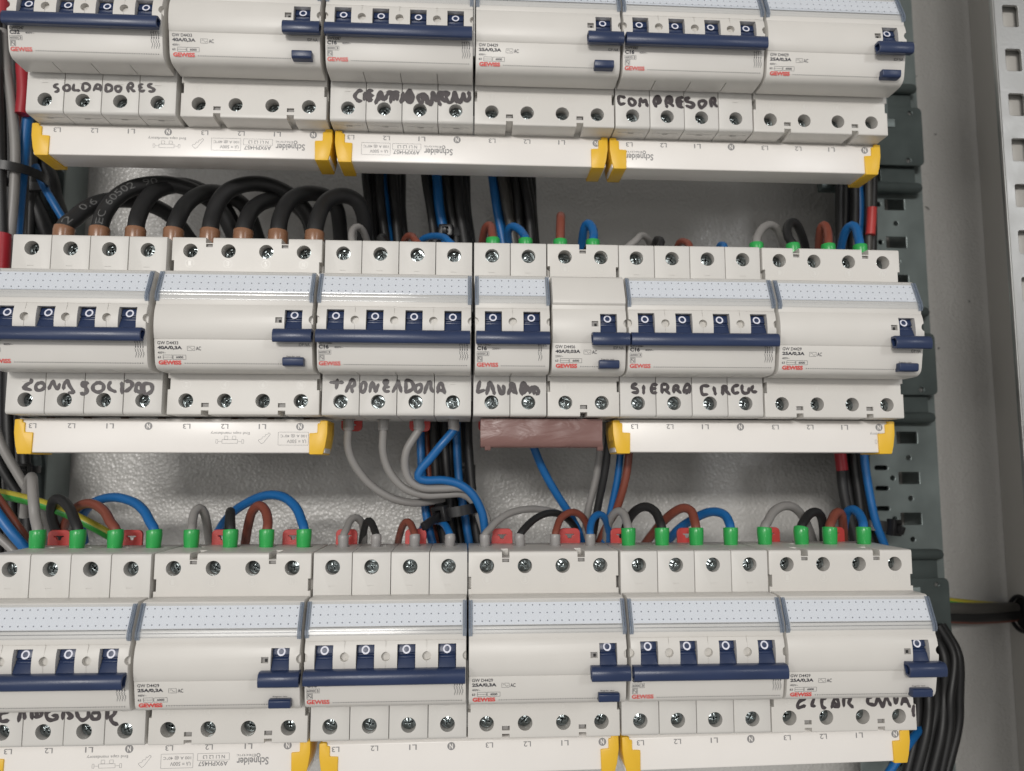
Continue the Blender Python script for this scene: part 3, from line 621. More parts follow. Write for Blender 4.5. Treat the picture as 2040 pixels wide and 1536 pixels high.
for (r, s_), (kind, n, x0, tx, label) in DEV.items():
    W = n * P_ - 0.6
    t = thing('circuit_breaker' if kind == 'mcb' else 'residual_current_switch', label, 'breaker' if kind == 'mcb' else 'residual switch',
              (x0 - HX, 0, ROWZ[r]), 'miniature circuit breakers' if kind == 'mcb' else 'residual current switches')
    t.rotation_euler = (R(rnd.uniform(-.25, .25)), R(rnd.uniform(-.15, .15)), R(rnd.uniform(-.2, .2)))
    if kind == 'mcb':
        for i in range(n): obj('pole', ME['pole'], t, (HX + P_ * i, rnd.uniform(-.08, .08), 0))
    else:
        obj('terminal_block', ME['block', n], t)
        for i in range(0, n, 2):
            for y_, z0, z1 in ((1.4, 37.7, 39.1), (4.0, -38.8, -37.0)):
                obj('latch', ME.setdefault(('latch', z0), MB().box(-1.5, 1.3, y_, y_ + 1, z0, z1).mesh('latch', 'latch_grey')), t, (HX + P_ * (i + .5), 0, 0))
    if kind == 'rcd':
        for i in range(n):
            last = i == n - 1
            for z, d, y in ((29.6, 'N' if last else str(2 * i + 1), -0.06), (-28.2, 'N' if last else str(2 * i + 2), 2.64)):
                if ('emb', d) not in ME:
                    e_ = MB(); e_.ring(0, 0, 1.85, 2.1, lambda q: 0, 20); put_text(e_, d, -.7, .7, -1.2, 1.2, lambda q: 0, 0.02)
                    ME['emb', d] = e_.mesh('terminal_number', 'emboss_plastic', smooth=0)
                obj('terminal_number', ME['emb', d], t, (HX + P_ * i, y, z))
    cov = obj('front_cover', ME['cover', n, kind], t)
    for i in range(n):
        for z in (35.8, -35.8):
            d = (3.2 if kind == 'mcb' else 4.6) + rnd.uniform(-.5, 1.0) + (2.7 if z < 0 else 0)
            obj('screw', ME['screw'], t, (HX + P_ * i, d, z), (R(rnd.uniform(-4, 4)), R(rnd.uniform(0, 90)), R(rnd.uniform(-4, 4))))
    for i in (range(n) if kind == 'mcb' else [n - 1]):
        tg = obj('toggle', ME['toggle'], t, (HX + P_ * i, 0, 0)); obj('off_mark', ME['off'], tg)
    if kind == 'mcb': obj('joining_bar', ME['bar', round(W - 1.3, 1)], t, (0.65, 0, 0))
    else:
        obj('joining_bar', ME['bar', 17.3], t, (HX + P_ * (n - 1) - 8.2, 0, 0))
        obj('test_button', ME['button'], t, (W - 13.1, 0, 0))
    if kind == 'rcd':
        ind = obj('indicator_window', ME.setdefault('ind', MB().box(-7.9, -5.0, -17.35, -16.6, -2.1, 0.25).mesh('indicator_window', 'latch_grey')), t, (HX + P_ * (n - 1), 0, 0))
        obj('indicator_flag', ME.setdefault('flag', MB().box(-6.6, -5.5, -17.5, -17.38, -1.9, -0.6).mesh('indicator_flag', 'dark_inside')), ind)
    if (r, s_) == (2, 4): obj('blank_cover', ME['plain'], t)
    else:
        lh = obj('label_cover', LAB[n]['cover'], t)
        obj('cover_end', LAB[n]['ends'], lh); obj('cover_end', LAB[n]['ends2'], lh, (W, 0, 0)); obj('label_card', LAB[n]['paper'], lh); obj('dot_grid', LAB[n]['dots'], lh)
    kx = (kind, n) + tx
    if kx not in PRINTS:
        b_, r_ = print_mcb(n, *tx) if kind == 'mcb' else print_rcd(n, *tx)
        PRINTS[kx] = (b_.mesh('printed_marking', 'print_black', smooth=0), r_.mesh('maker_mark', 'print_red', smooth=0))
    obj('printed_marking', PRINTS[kx][0], t); obj('maker_mark', PRINTS[kx][1], t)
    if r == 3:
        for i in range(0, n, 2): obj('rail_clip', ME['clip'], t, (HX + P_ * (i + (0 if kind == 'mcb' else .5)), 42, 42.4))
    if (r, s_) in ((2, 2), (2, 3)):
        for i in range(0, n, 2): obj('rail_clip', ME['clip_low'], t, (HX + P_ * i, 42, -40.2))
    if (r, s_) in HANDWRITING:
        w_, st = HANDWRITING[(r, s_)]
        obj('handwriting', stroke_mesh(w_, st, r * 10 + s_), t)

# ================================================================== comb busbars under the rows
def bus_print(mb, mw, which, xL):
    """grey legend, printed upside down; xL is the x of the first L3"""
    f = lambda z: 13.93
    for i in range(8):
        x = xL + 18 * i; s_ = ('L3', 'L2', 'L1', 'N')[i % 4]
        if s_ == 'N':
            k = 20
            vs, fs2 = text('N', 0.02)
            mb.dot(x, -46.6, 1.85, f, 20)
            mw.append(x)
        else: put_text(mb, s_, x - 1.75, x + 1.75, -47.8, -45.4, f, 0.01, True)
    def maker(x):
        put_text(mb, 'Schneider', x, x + 14.6, -55.0, -51.6, f, 0.02, True)
        put_text(mb, 'Electric', x, x + 8.6, -51.3, -50.1, f, 0.0, True)
        mb.ring(x + 9.9, -50.7, 0.55, 0.95, f, 12)
    def code(x):
        put_text(mb, 'A9XPH457', x, x + 13.4, -55.0, -52.9, f, 0.015, True)
        mb.frame(x - 0.4, x + 14, -52.5, -49.4, 0.14, f); put_text(mb, 'N L1 L2 L3', x + 2, x + 12, -51.8, -50.2, f, 0.01, True)
    def volts(x):
        mb.frame(x, x + 14.5, -55.6, -49.3, 0.14, f)
        put_text(mb, 'Ui = 500V', x + 4.2, x + 13.4, -54.6, -52.9, f, 0.005, True)
        put_text(mb, '100 A @ 40°C', x + 1, x + 13.6, -51.9, -50.2, f, 0.005, True)
    def caps(x):
        put_text(mb, 'End caps mandatory', x, x + 18.5, -50.6, -48.9, f, 0.0, True)
        mb.frame(x + 5.5, x + 12.9, -54.8, -53.0, 0.14, f); mb.frame(x + 6.6, x + 8.2, -52.9, -51.3, 0.13, f); mb.frame(x + 10.4, x + 12.0, -52.9, -51.3, 0.13, f)
        mb.frame(x + 2.6, x + 3.5, -54.8, -53.0, 0.13, f); mb.frame(x + 14.9, x + 15.8, -54.8, -53.0, 0.13, f)
        mb.line((x + 3.7, -53.9), (x + 5.4, -53.9), 0.12, f); mb.line((x + 13.1, -53.9), (x + 14.7, -53.9), 0.12, f)
    def key_(x):
        p = [(x, -53.6), (x + 1.4, -55.0), (x + 2.4, -54.4), (x + 5.6, -50.2), (x + 4.9, -49.6), (x + 3.9, -50.6), (x + 3.4, -50.3), (x + 2.9, -51.6), (x + 1.9, -51.6), (x + 1.4, -52.7), (x, -53.0), (x, -53.6)]
        for a, b_ in zip(p[:-1], p[1:]): mb.line(a, b_, 0.14, f)
    for what, x in which: {'maker': maker, 'code': code, 'volts': volts, 'caps': caps, 'key': key_}[what](x)
BODY = [(14.0, -44.6), (15.6, -43.0), (30.0, -43.0), (30.0, -59.4), (14.4, -59.4), (14.0, -59.0)]
BUS = [  # row, x0, x1, first legend x, legends, roll, label
 (1,-216.9,-69.2,-204.9,[('caps',-160.6),('key',-138.8),('volts',-129.4),('code',-113.2),('maker',-97.6)],(0.5,-0.3),'white comb busbar with yellow caps under the SOLDADORES breaker'),
 (1,-67.7,72.2,-59.8,[('volts',-54.3),('code',-38.2),('maker',-22.6)],(0.6,0),'white comb busbar with yellow caps in the middle of top row'),
 (1,73.2,217.9,83.6,[('maker',81.5)],(0.5,0),'white comb busbar with yellow caps under the COMPRESOR breaker'),
 (2,-215.1,-67.6,-207.0,[('caps',-123.5),('key',-100.6),('volts',-91.3)],(-0.7,0),'white comb busbar with yellow caps under the ZONA SOLDAD breaker'),
 (2,72.8,217.7,83.9,[('caps',205.0)],(0.0,0),'white comb busbar with yellow caps under the SIERRA CIRCUL breaker'),
 (3,-218.5,-71.8,-208.4,[('caps',-173.3),('key',-149.9),('volts',-139.9),('code',-123.0),('maker',-105.6)],(-1.0,-0.15),'white comb busbar with yellow caps under the CARGADOR breaker'),
 (3,-68.0,73.3,-60.5,[],(-3.0,-0.45),'white comb busbar with yellow caps in the middle of bottom row'),
 (3,74.6,216.6,83.6,[],(-2.9,-0.8),'white comb busbar with yellow caps under the bottom row C25 breaker'),
]
def end_cap(sgn):
    """stepped yellow cap; x=0 at its outer face, growing inwards for sgn=+1"""
    front = [(0.0, -43.6), (2.2, -43.4), (3.6, -43.6), (3.6, -44.9), (4.9, -45.0), (4.9, -49.6), (8.8, -49.8), (8.6, -60.1), (2.0, -60.1), (0.9, -56.0), (0.0, -50.0)]
    m_ = MB(); k = len(front)
    vs = [(sgn * x, 13.2, z) for x, z in front] + [(sgn * x, 33.0, z) for x, z in front]
    fs = [tuple(range(k)), tuple(range(k, 2 * k))[::-1]] + [(i, i + k, (i + 1) % k + k, (i + 1) % k) for i in range(k)]
    m_.add(vs, fs)
    me = m_.mesh('e', bevel=0.45, minang=30)
    cut = MB()
    for y in (16.5, 19.2, 21.9, 24.6): cut.box(min(-sgn * 2, sgn * 0.55), max(-sgn * 2, sgn * 0.55), y, y + 0.7, -58.0, -45)
    return boolean(me, [cut], 'end_cap', 'cap_yellow')
CAP = {1: end_cap(1), -1: end_cap(-1)}
for r, x0, x1, xl, wh, roll, label in BUS:
    t = thing('comb_busbar', label, 'busbar', (x0, 0, ROWZ[r] + roll[0]), 'comb busbars', (0, R(roll[1]), 0))
    body = obj('busbar_body', MB().prism(BODY, 1.2, x1 - x0 - 1.2).mesh('busbar_body', 'busbar_white', 0.5, minang=40), t)
    for i in range(8):   # copper tines reaching up into the terminals
        obj('tine', ME.setdefault('tine', MB().box(-1.6, 1.6, 29, 31, -44, -36).mesh('tine', 'sleeve_copper')), t, (xl - x0 + 18 * i, 0, 0))
    obj('end_cap', CAP[1], t); obj('end_cap', CAP[-1], t, (x1 - x0, 0, 0))
    mb = MB(); mw = []; bus_print(mb, mw, [(a, b_ - x0) for a, b_ in wh], xl - x0)
    lim0, lim1 = 2.5, x1 - x0 - 2.5
    mb.f = [f_ for f_ in mb.f if all(lim0 < mb.v[i][0] < lim1 for i in f_)]
    used = sorted({i for f_ in mb.f for i in f_}); ix = {a: b_ for b_, a in enumerate(used)}
    mb.v = [mb.v[i] for i in used]; mb.f = [tuple(ix[i] for i in f_) for f_ in mb.f]
    obj('printed_legend', mb.mesh('printed_legend', 'print_grey', smooth=0), t); 
    if 'N' not in ME:
        q = MB(); put_text(q, 'N', -0.8, 0.8, -47.75, -45.45, lambda z: 13.87, 0.03, True); ME['N'] = q.mesh('neutral_letter', 'busbar_white', smooth=0)
    for x in mw: obj('neutral_letter', ME['N'], t, (x, 0, 0))

# brown taped busbar
mb = MB(); q = random.Random(3); n = 30; ks = [(10.0, -43.2), (10.3, -46.5), (9.6, -50), (9.8, -54.2), (10.6, -56.6), (13, -57.4), (24, -57.2), (30, -56), (30, -43.2)]
vs = []
for i in range(n + 1):
    x = 60.0 * i / n
    for j, (y, z) in enumerate(ks):
        vs.append((x + q.uniform(-.2, .2), y + q.uniform(-.08, .08) + 0.12 * math.sin(x * .33 + j), z + (q.uniform(-.08, .08) if 0 < j < 7 else 0)))
k = len(ks); fs = [tuple(range(k)), tuple(range(n * k, (n + 1) * k))[::-1]]
fs += [(i * k + j, i * k + (j + 1) % k, (i + 1) * k + (j + 1) % k, (i + 1) * k + j) for i in range(n) for j in range(k)]
mb.add(vs, fs)
t = thing('taped_busbar', 'short busbar wrapped in wrinkled brown tape under the LAVABO breaker', 'busbar', (7.0, 0, ROWZ[2]))
obj('tape_wrap', mb.mesh('tape_wrap', 'brown_tape', smooth=60), t)
for x in (2.0, 57.5):
    mb = MB(); mb.prism([(10.5, -56.5), (12, -58.8), (14.5, -58.6), (16, -56.5)], x, x + 3.0); obj('tape_end', mb.mesh('tape_end', 'brown_tape', 0.4), t)

# ================================================================== wiring
WIRES = [
  ('terminal_wire','grey',2.5,'green','grey wire with green ferrule in first top terminal of CARGADOR breaker','wires looping into the terminals',1,[[-209.7,30.0,-105.3],[-209.7,30.0,-100.3],[-209.7,30.0,-93.8],[-213.0,33.0,-87.5],[-215.3,35.0,-80.2],[-218.9,40.0,-72.8],[-223.1,47.0,-68.6],[-228.5,56.0,-67.9],[-234.7,66.0,-70.1],[-240.1,74.0,-77.6],[-242.5,78.0,-90.0]]),
  ('terminal_wire','black',2.5,'green','black wire with green ferrule in second top terminal of CARGADOR breaker','wires looping into the terminals',1,[[-190.6,30.0,-105.3],[-190.6,30.0,-100.3],[-190.6,30.0,-93.8],[-194.1,33.0,-88.8],[-200.0,39.4,-83.4],[-207.1,45.3,-79.6],[-212.4,48.9,-79.7],[-216.2,54.0,-84.8],[-218.0,60.5,-91.7],[-219.1,70.0,-101.7]]),
  ('terminal_wire','brown',2.4,'green','brown wire with green ferrule in third top terminal of CARGADOR breaker','wires looping into the terminals',1,[[-172.6,30.0,-105.3],[-172.6,30.0,-100.3],[-172.6,30.0,-93.8],[-176.6,33.0,-90.1],[-183.0,39.6,-84.9],[-191.7,46.3,-81.7],[-200.2,52.3,-82.4],[-208.3,58.9,-86.9],[-215.2,66.5,-94.2],[-220.9,75.0,-103.5]]),
  ('terminal_wire','blue',2.4,'green','blue wire with green ferrule in fourth top terminal of CARGADOR breaker','wires looping into the terminals',1,[[-154.0,30.0,-105.3],[-154.0,30.0,-100.3],[-154.0,30.0,-93.8],[-157.4,33.0,-90.1],[-162.6,38.1,-84.9],[-170.6,43.9,-80.6],[-182.7,51.2,-78.5],[-194.7,58.4,-80.4],[-203.2,64.3,-85.4],[-208.0,69.8,-92.3],[-209.6,78.0,-103.8]]),
  ('terminal_wire','grey',2.2,'green','grey wire with green ferrule in first top terminal of residual current switch beside CARGADOR','wires looping into the terminals',1,[[-135.8,30.0,-105.3],[-135.8,30.0,-100.3],[-135.8,30.0,-93.8],[-136.7,33.0,-91.4],[-137.8,38.5,-86.0],[-136.5,41.8,-83.6],[-134.9,45.1,-86.4],[-135.2,51.7,-94.0],[-136.2,60.0,-103.8]]),
  ('terminal_wire','black',2.4,'green','black wire with green ferrule in second top terminal of residual current switch beside CARGADOR','wires looping into the terminals',1,[[-116.8,30.0,-105.3],[-116.8,30.0,-100.3],[-116.8,30.0,-93.8],[-118.4,34.0,-88.8],[-119.3,37.0,-86.2],[-121.4,44.0,-85.6],[-124.0,52.0,-87.3],[-125.8,58.0,-91.9],[-126.9,62.0,-101.4]]),
  ('terminal_wire','brown',2.4,'green','brown wire with green ferrule in third top terminal of residual current switch beside CARGADOR','wires looping into the terminals',1,[[-99.1,30.0,-105.3],[-99.1,30.0,-100.3],[-99.1,30.0,-93.8],[-99.4,33.0,-90.8],[-102.2,38.6,-85.1],[-106.3,42.3,-82.5],[-110.8,46.3,-85.5],[-114.4,52.8,-92.9],[-118.3,62.0,-104.1]]),
  ('terminal_wire','blue',2.4,'green','blue wire with green ferrule in fourth top terminal of residual current switch beside CARGADOR','wires looping into the terminals',1,[[-80.8,30.0,-105.3],[-80.8,30.0,-100.3],[-80.8,30.0,-93.8],[-82.5,33.0,-90.4],[-86.9,38.9,-83.6],[-93.9,44.6,-78.7],[-102.5,50.1,-77.3],[-112.4,56.4,-79.6],[-124.6,64.8,-85.8],[-133.0,71.8,-93.3],[-140.6,80.0,-104.3]]),
  ('terminal_wire','grey',1.9,'grey','grey wire with grey ferrule in first top terminal of bottom row C16 breaker','wires looping into the terminals',1,[[-61.2,30.0,-105.3],[-61.2,30.0,-100.3],[-61.2,30.0,-96.8],[-60.3,33.0,-94.2],[-59.4,38.2,-90.3],[-57.1,41.9,-88.7],[-54.5,46.2,-91.3],[-54.0,53.5,-98.4],[-55.0,60.0,-105.1]]),
  ('terminal_wire','black',1.9,'grey','black wire with grey ferrule in second top terminal of bottom row C16 breaker','wires looping into the terminals',1,[[-45.0,30.0,-105.3],[-45.0,30.0,-100.3],[-45.0,30.0,-96.8],[-48.5,39.5,-91.4],[-50.7,42.5,-90.6],[-52.8,46.9,-93.5],[-54.7,54.5,-99.3],[-56.3,62.0,-105.2]]),
  ('terminal_wire','brown',1.9,'grey','brown wire with grey ferrule in third top terminal of bottom row C16 breaker','wires looping into the terminals',1,[[-25.7,30.0,-105.3],[-25.7,30.0,-100.3],[-25.7,30.0,-96.8],[-28.4,38.5,-91.9],[-31.0,41.9,-91.1],[-33.3,46.4,-94.0],[-35.4,53.6,-99.8],[-36.7,60.0,-105.1]]),
  ('terminal_wire','blue',1.9,'grey','blue wire with grey ferrule in fourth top terminal of bottom row C16 breaker','wires looping into the terminals',1,[[-8.0,30.0,-105.3],[-8.0,30.0,-100.3],[-8.0,30.0,-96.8],[-11.4,39.2,-91.8],[-15.8,45.9,-90.7],[-20.8,53.3,-92.7],[-24.4,60.8,-97.2],[-27.1,70.0,-104.0]]),
  ('terminal_wire','grey',1.9,'grey','grey wire with grey ferrule in first top terminal of switch right of bottom row C16','wires looping into the terminals',1,[[9.8,30.0,-105.3],[9.8,30.0,-100.3],[9.8,30.0,-96.8],[12.1,33.0,-94.5],[16.7,37.5,-90.2],[24.3,43.3,-86.4],[34.1,49.8,-85.0],[44.3,56.2,-86.1],[54.7,62.9,-89.5],[62.5,68.9,-96.0],[67.6,75.0,-104.9]]),
  ('terminal_wire','black',1.9,'grey','black wire with grey ferrule in second top terminal of switch right of bottom row C16','wires looping into the terminals',1,[[27.6,30.0,-105.3],[27.6,30.0,-100.3],[27.6,30.0,-96.8],[34.4,37.6,-90.6],[41.6,43.5,-87.3],[48.8,48.6,-87.3],[55.4,53.7,-90.8],[61.2,59.7,-97.5],[66.2,66.0,-105.4]]),
  ('terminal_wire','brown',1.9,'grey','brown wire with grey ferrule in third top terminal of switch right of bottom row C16','wires looping into the terminals',1,[[45.6,30.0,-105.3],[45.6,30.0,-100.3],[45.6,30.0,-96.8],[47.0,33.0,-93.4],[49.3,36.9,-89.3],[54.7,41.6,-86.4],[60.0,45.5,-87.4],[64.4,50.0,-92.0],[67.8,56.3,-100.0],[68.9,60.0,-104.9]]),
  ('terminal_wire','blue',1.9,'grey','blue wire with grey ferrule in fourth top terminal of switch right of bottom row C16','wires looping into the terminals',1,[[63.6,30.0,-105.3],[63.6,30.0,-100.3],[63.6,30.0,-96.8],[64.1,33.0,-93.9],[66.3,38.0,-89.6],[69.9,41.7,-87.5],[73.7,45.3,-89.3],[77.0,52.0,-96.2],[78.6,60.0,-104.9]]),
  ('terminal_wire','grey',2.2,'green','grey wire with green ferrule in first top terminal of bottom row C25 breaker','wires looping into the terminals',1,[[83.3,30.0,-105.3],[83.3,30.0,-100.3],[83.3,30.0,-93.8],[83.0,33.0,-90.4],[82.6,37.2,-87.1],[80.6,40.5,-85.7],[78.2,44.6,-88.0],[76.7,51.4,-94.3],[76.8,62.0,-105.1]]),
  ('terminal_wire','black',2.4,'green','black wire with green ferrule in second top terminal of bottom row C25 breaker','wires looping into the terminals',1,[[100.7,30.0,-105.3],[100.7,30.0,-100.3],[100.7,30.0,-93.8],[100.4,33.0,-90.5],[99.5,37.7,-86.1],[96.4,42.2,-83.7],[92.5,46.5,-84.7],[89.0,52.3,-89.5],[87.4,58.7,-96.7],[86.8,66.0,-105.5]]),
  ('terminal_wire','brown',2.4,'green','brown wire with green ferrule in third top terminal of bottom row C25 breaker','wires looping into the terminals',1,[[118.6,30.0,-105.3],[118.6,30.0,-100.3],[118.6,30.0,-93.8],[118.7,33.0,-89.8],[118.5,37.6,-85.6],[115.7,41.6,-84.2],[111.9,46.8,-86.6],[107.0,55.2,-93.0],[102.7,64.4,-101.3],[100.2,70.0,-106.8]]),
  ('terminal_wire','blue',2.4,'green','blue wire with green ferrule in fourth top terminal of bottom row C25 breaker','wires looping into the terminals',1,[[136.7,30.0,-105.3],[136.7,30.0,-100.3],[136.7,30.0,-93.8],[137.0,33.0,-91.1],[136.6,37.0,-88.0],[134.0,41.4,-86.4],[130.3,46.8,-86.9],[125.5,54.2,-90.3],[119.1,64.9,-97.0],[114.0,76.0,-106.6]]),
  ('terminal_wire','grey',2.4,'green','grey wire with green ferrule in first top terminal of bottom row end switch','wires looping into the terminals',1,[[154.7,30.0,-105.3],[154.7,30.0,-100.3],[154.7,30.0,-93.8],[157.6,33.0,-91.2],[162.8,38.2,-86.5],[169.9,43.3,-83.6],[177.1,47.8,-83.9],[183.9,52.9,-87.7],[191.0,60.0,-95.3],[198.8,70.0,-107.3]]),
  ('terminal_wire','black',2.4,'green','black wire with green ferrule in second top terminal of bottom row end switch','wires looping into the terminals',1,[[174.2,30.0,-105.3],[174.2,30.0,-100.3],[174.2,30.0,-93.8],[181.3,37.6,-88.4],[186.6,41.3,-86.5],[191.4,44.6,-88.3],[195.6,50.7,-95.2],[199.7,60.0,-106.4]]),
  ('terminal_wire','brown',2.4,'green','brown wire with green ferrule in third top terminal of bottom row end switch','wires looping into the terminals',1,[[189.4,30.0,-105.3],[189.4,30.0,-100.3],[189.4,30.0,-93.8],[191.8,33.0,-91.3],[195.7,37.3,-87.9],[199.3,40.1,-86.5],[202.6,43.1,-88.8],[206.8,50.7,-96.6],[211.2,60.0,-106.4]]),
  ('terminal_wire','blue',2.4,'green','blue wire with green ferrule in fourth top terminal of bottom row end switch','wires looping into the terminals',1,[[207.4,30.0,-105.3],[207.4,30.0,-100.3],[207.4,30.0,-93.8],[208.9,33.0,-91.4],[210.1,38.7,-87.5],[209.4,43.6,-85.3],[208.1,47.8,-86.9],[209.5,54.6,-92.8],[213.8,66.0,-103.4]]),
  ('heavy_cable','black',4.3,'copper','thick black cable with copper sleeve in first top terminal of ZONA SOLDAD breaker','heavy supply cables of the middle row',1,[[-206.2,30.0,43.6],[-206.2,30.0,48.6],[-206.2,30.0,59.1],[-203.7,34.0,65.2],[-200.5,39.3,72.4],[-195.1,45.3,78.5],[-187.7,52.1,82.2],[-178.8,59.8,83.1],[-168.4,69.2,79.2],[-160.5,80.0,68.0]]),
  ('heavy_cable','black',4.3,'copper','thick black cable with copper sleeve in second top terminal of ZONA SOLDAD breaker','heavy supply cables of the middle row',1,[[-188.7,30.0,43.6],[-188.7,30.0,48.6],[-188.7,30.0,59.1],[-188.7,34.0,68.4],[-185.7,37.6,77.1],[-180.0,41.5,84.4],[-171.5,46.0,89.0],[-161.0,51.0,90.9],[-149.3,56.7,88.4],[-138.6,62.8,80.6],[-131.8,70.0,65.5]]),
  ('heavy_cable','black',4.3,'copper','thick black cable with copper sleeve in third top terminal of ZONA SOLDAD breaker','heavy supply cables of the middle row',1,[[-170.7,30.0,43.6],[-170.7,30.0,48.6],[-170.7,30.0,59.1],[-171.6,34.0,66.9],[-171.0,39.7,76.8],[-167.9,45.3,84.9],[-161.9,51.4,90.4],[-154.6,57.9,92.7],[-147.3,64.5,91.2],[-140.2,71.9,86.7],[-133.6,86.0,70.3]]),
  ('heavy_cable','black',4.3,'copper','thick black cable with copper sleeve in fourth top terminal of ZONA SOLDAD breaker','heavy supply cables of the middle row',1,[[-151.5,30.0,43.6],[-151.5,30.0,48.6],[-151.5,30.0,59.1],[-150.9,34.0,67.3],[-150.3,41.4,76.4],[-147.2,49.1,84.2],[-142.1,57.1,89.5],[-135.8,66.1,90.6],[-129.0,77.5,87.3],[-126.1,96.0,73.4]]),
  ('heavy_cable','black',4.3,'copper','thick black cable with copper sleeve in first top terminal of switch beside ZONA SOLDAD','heavy supply cables of the middle row',1,[[-133.2,30.0,43.6],[-133.2,30.0,48.6],[-133.2,30.0,59.1],[-133.5,34.0,68.2],[-131.7,37.8,77.8],[-127.5,41.4,85.2],[-120.3,45.4,89.9],[-112.0,49.5,91.7],[-103.5,53.8,90.3],[-95.5,58.3,85.8],[-88.6,64.0,76.2],[-86.5,70.0,63.4]]),
  ('heavy_cable','black',4.3,'copper','thick black cable with copper sleeve in second top terminal of switch beside ZONA SOLDAD','heavy supply cables of the middle row',1,[[-116.2,30.0,43.6],[-116.2,30.0,48.6],[-116.2,30.0,59.1],[-115.8,34.0,66.9],[-114.7,41.4,75.2],[-110.9,49.5,82.1],[-105.4,58.0,86.0],[-98.3,68.9,86.5],[-93.4,80.6,81.5],[-93.1,96.0,70.9]]),
  ('heavy_cable','black',4.3,'copper','thick black cable with copper sleeve in third top terminal of switch beside ZONA SOLDAD','heavy supply cables of the middle row',1,[[-98.5,30.0,43.6],[-98.5,30.0,48.6],[-98.5,30.0,59.1],[-98.3,34.0,68.9],[-96.6,40.5,78.1],[-92.7,46.2,84.4],[-86.2,53.0,88.4],[-79.2,60.1,88.8],[-74.7,67.8,83.6],[-74.6,84.0,67.7]]),
  ('heavy_cable','black',4.3,'copper','thick black cable with copper sleeve in fourth top terminal of switch beside ZONA SOLDAD','heavy supply cables of the middle row',1,[[-79.7,30.0,43.6],[-79.7,30.0,48.6],[-79.7,30.0,59.1],[-78.9,34.0,68.8],[-77.1,38.9,77.1],[-73.0,43.5,83.0],[-66.8,48.4,85.7],[-61.3,53.1,84.1],[-58.6,58.5,78.5],[-58.4,64.5,71.1],[-60.0,72.0,61.5]]),
  ('terminal_wire','grey',1.9,'grey','grey wire with grey ferrule in first top terminal of TRONZADORA breaker','wires looping into the terminals',1,[[-60.0,30.0,43.6],[-60.0,30.0,48.6],[-60.0,30.0,52.1],[-61.2,33.0,58.5],[-60.9,37.1,63.3],[-58.9,40.2,65.7],[-56.7,44.1,64.7],[-55.0,52.3,60.2],[-54.4,60.0,55.3]]),
  ('terminal_wire','black',1.9,'grey','black wire with grey ferrule in second top terminal of TRONZADORA breaker','wires looping into the terminals',1,[[-42.2,30.0,43.6],[-42.2,30.0,48.6],[-42.2,30.0,52.1],[-46.0,33.0,56.6],[-45.7,37.7,59.6],[-44.8,41.5,60.2],[-45.5,60.0,58.3]]),
  ('terminal_wire','brown',1.9,'grey','brown wire with grey ferrule in third top terminal of TRONZADORA breaker','wires looping into the terminals',1,[[-24.4,30.0,43.6],[-24.4,30.0,48.6],[-24.4,30.0,52.1],[-27.8,33.0,56.9],[-29.4,37.6,60.2],[-31.9,41.8,61.7],[-34.6,48.6,60.9],[-36.7,62.0,57.6]]),
  ('terminal_wire','blue',1.9,'grey','blue wire with grey ferrule in fourth top terminal of TRONZADORA breaker','wires looping into the terminals',1,[[-6.6,30.0,43.6],[-6.6,30.0,48.6],[-6.6,30.0,52.1],[-10.3,33.0,56.7],[-12.6,37.3,59.9],[-17.4,44.4,62.7],[-22.7,51.8,64.1],[-26.3,57.9,63.2],[-29.8,70.0,58.5]]),
  ('terminal_wire','brown',2.2,'green','brown wire with green ferrule in first top terminal of LAVABO breaker','wires looping into the terminals',1,[[13.3,30.0,43.6],[13.3,30.0,48.6],[13.3,30.0,57.3],[12.9,33.0,61.2],[12.8,38.1,66.4],[11.2,40.7,68.1],[9.2,46.1,66.6],[7.6,62.0,59.8]]),
  ('terminal_wire','blue',2.2,'green','blue wire with green ferrule in second top terminal of LAVABO breaker','wires looping into the terminals',1,[[30.6,30.0,43.6],[30.6,30.0,48.6],[30.6,30.0,57.3],[30.6,33.0,59.6],[28.3,38.9,65.3],[24.8,44.2,68.9],[22.6,48.1,68.1],[22.6,53.9,65.0],[25.0,66.0,58.3]]),
  ('terminal_wire','brown',2.4,'green','brown wire with green ferrule in first top terminal of two pole switch beside LAVABO','wires looping into the terminals',1,[[49.1,30.0,43.6],[49.1,30.0,48.6],[49.1,30.0,57.3],[49.8,33.0,66.6],[50.2,36.0,71.2],[51.1,43.0,75.0],[52.1,51.0,76.5],[52.5,57.0,73.8],[52.8,62.0,66.5],[52.6,64.0,55.3]]),
  ('terminal_wire','blue',2.4,'green','blue wire with green ferrule in second top terminal of two pole switch beside LAVABO','wires looping into the terminals',1,[[66.6,30.0,43.6],[66.6,30.0,48.6],[66.6,30.0,57.3],[67.7,33.0,60.9],[67.5,38.3,67.5],[65.8,41.3,70.4],[64.4,44.8,68.7],[64.3,52.0,63.7],[65.1,62.0,56.4]]),
  ('terminal_wire','grey',1.9,'grey','grey wire with grey ferrule in first top terminal of SIERRA CIRCUL breaker','wires looping into the terminals',1,[[83.3,30.0,43.6],[83.3,30.0,48.6],[83.3,30.0,52.1],[90.8,33.0,59.1],[94.1,37.5,62.8],[97.8,41.6,63.5],[101.5,47.7,61.7],[106.0,60.0,56.5]]),
  ('terminal_wire','black',1.9,'grey','black wire with grey ferrule in second top terminal of SIERRA CIRCUL breaker','wires looping into the terminals',1,[[101.1,30.0,43.6],[101.1,30.0,48.6],[101.1,30.0,52.1],[104.5,33.0,58.2],[104.0,37.3,60.9],[103.3,41.3,60.9],[106.9,60.0,56.5]]),
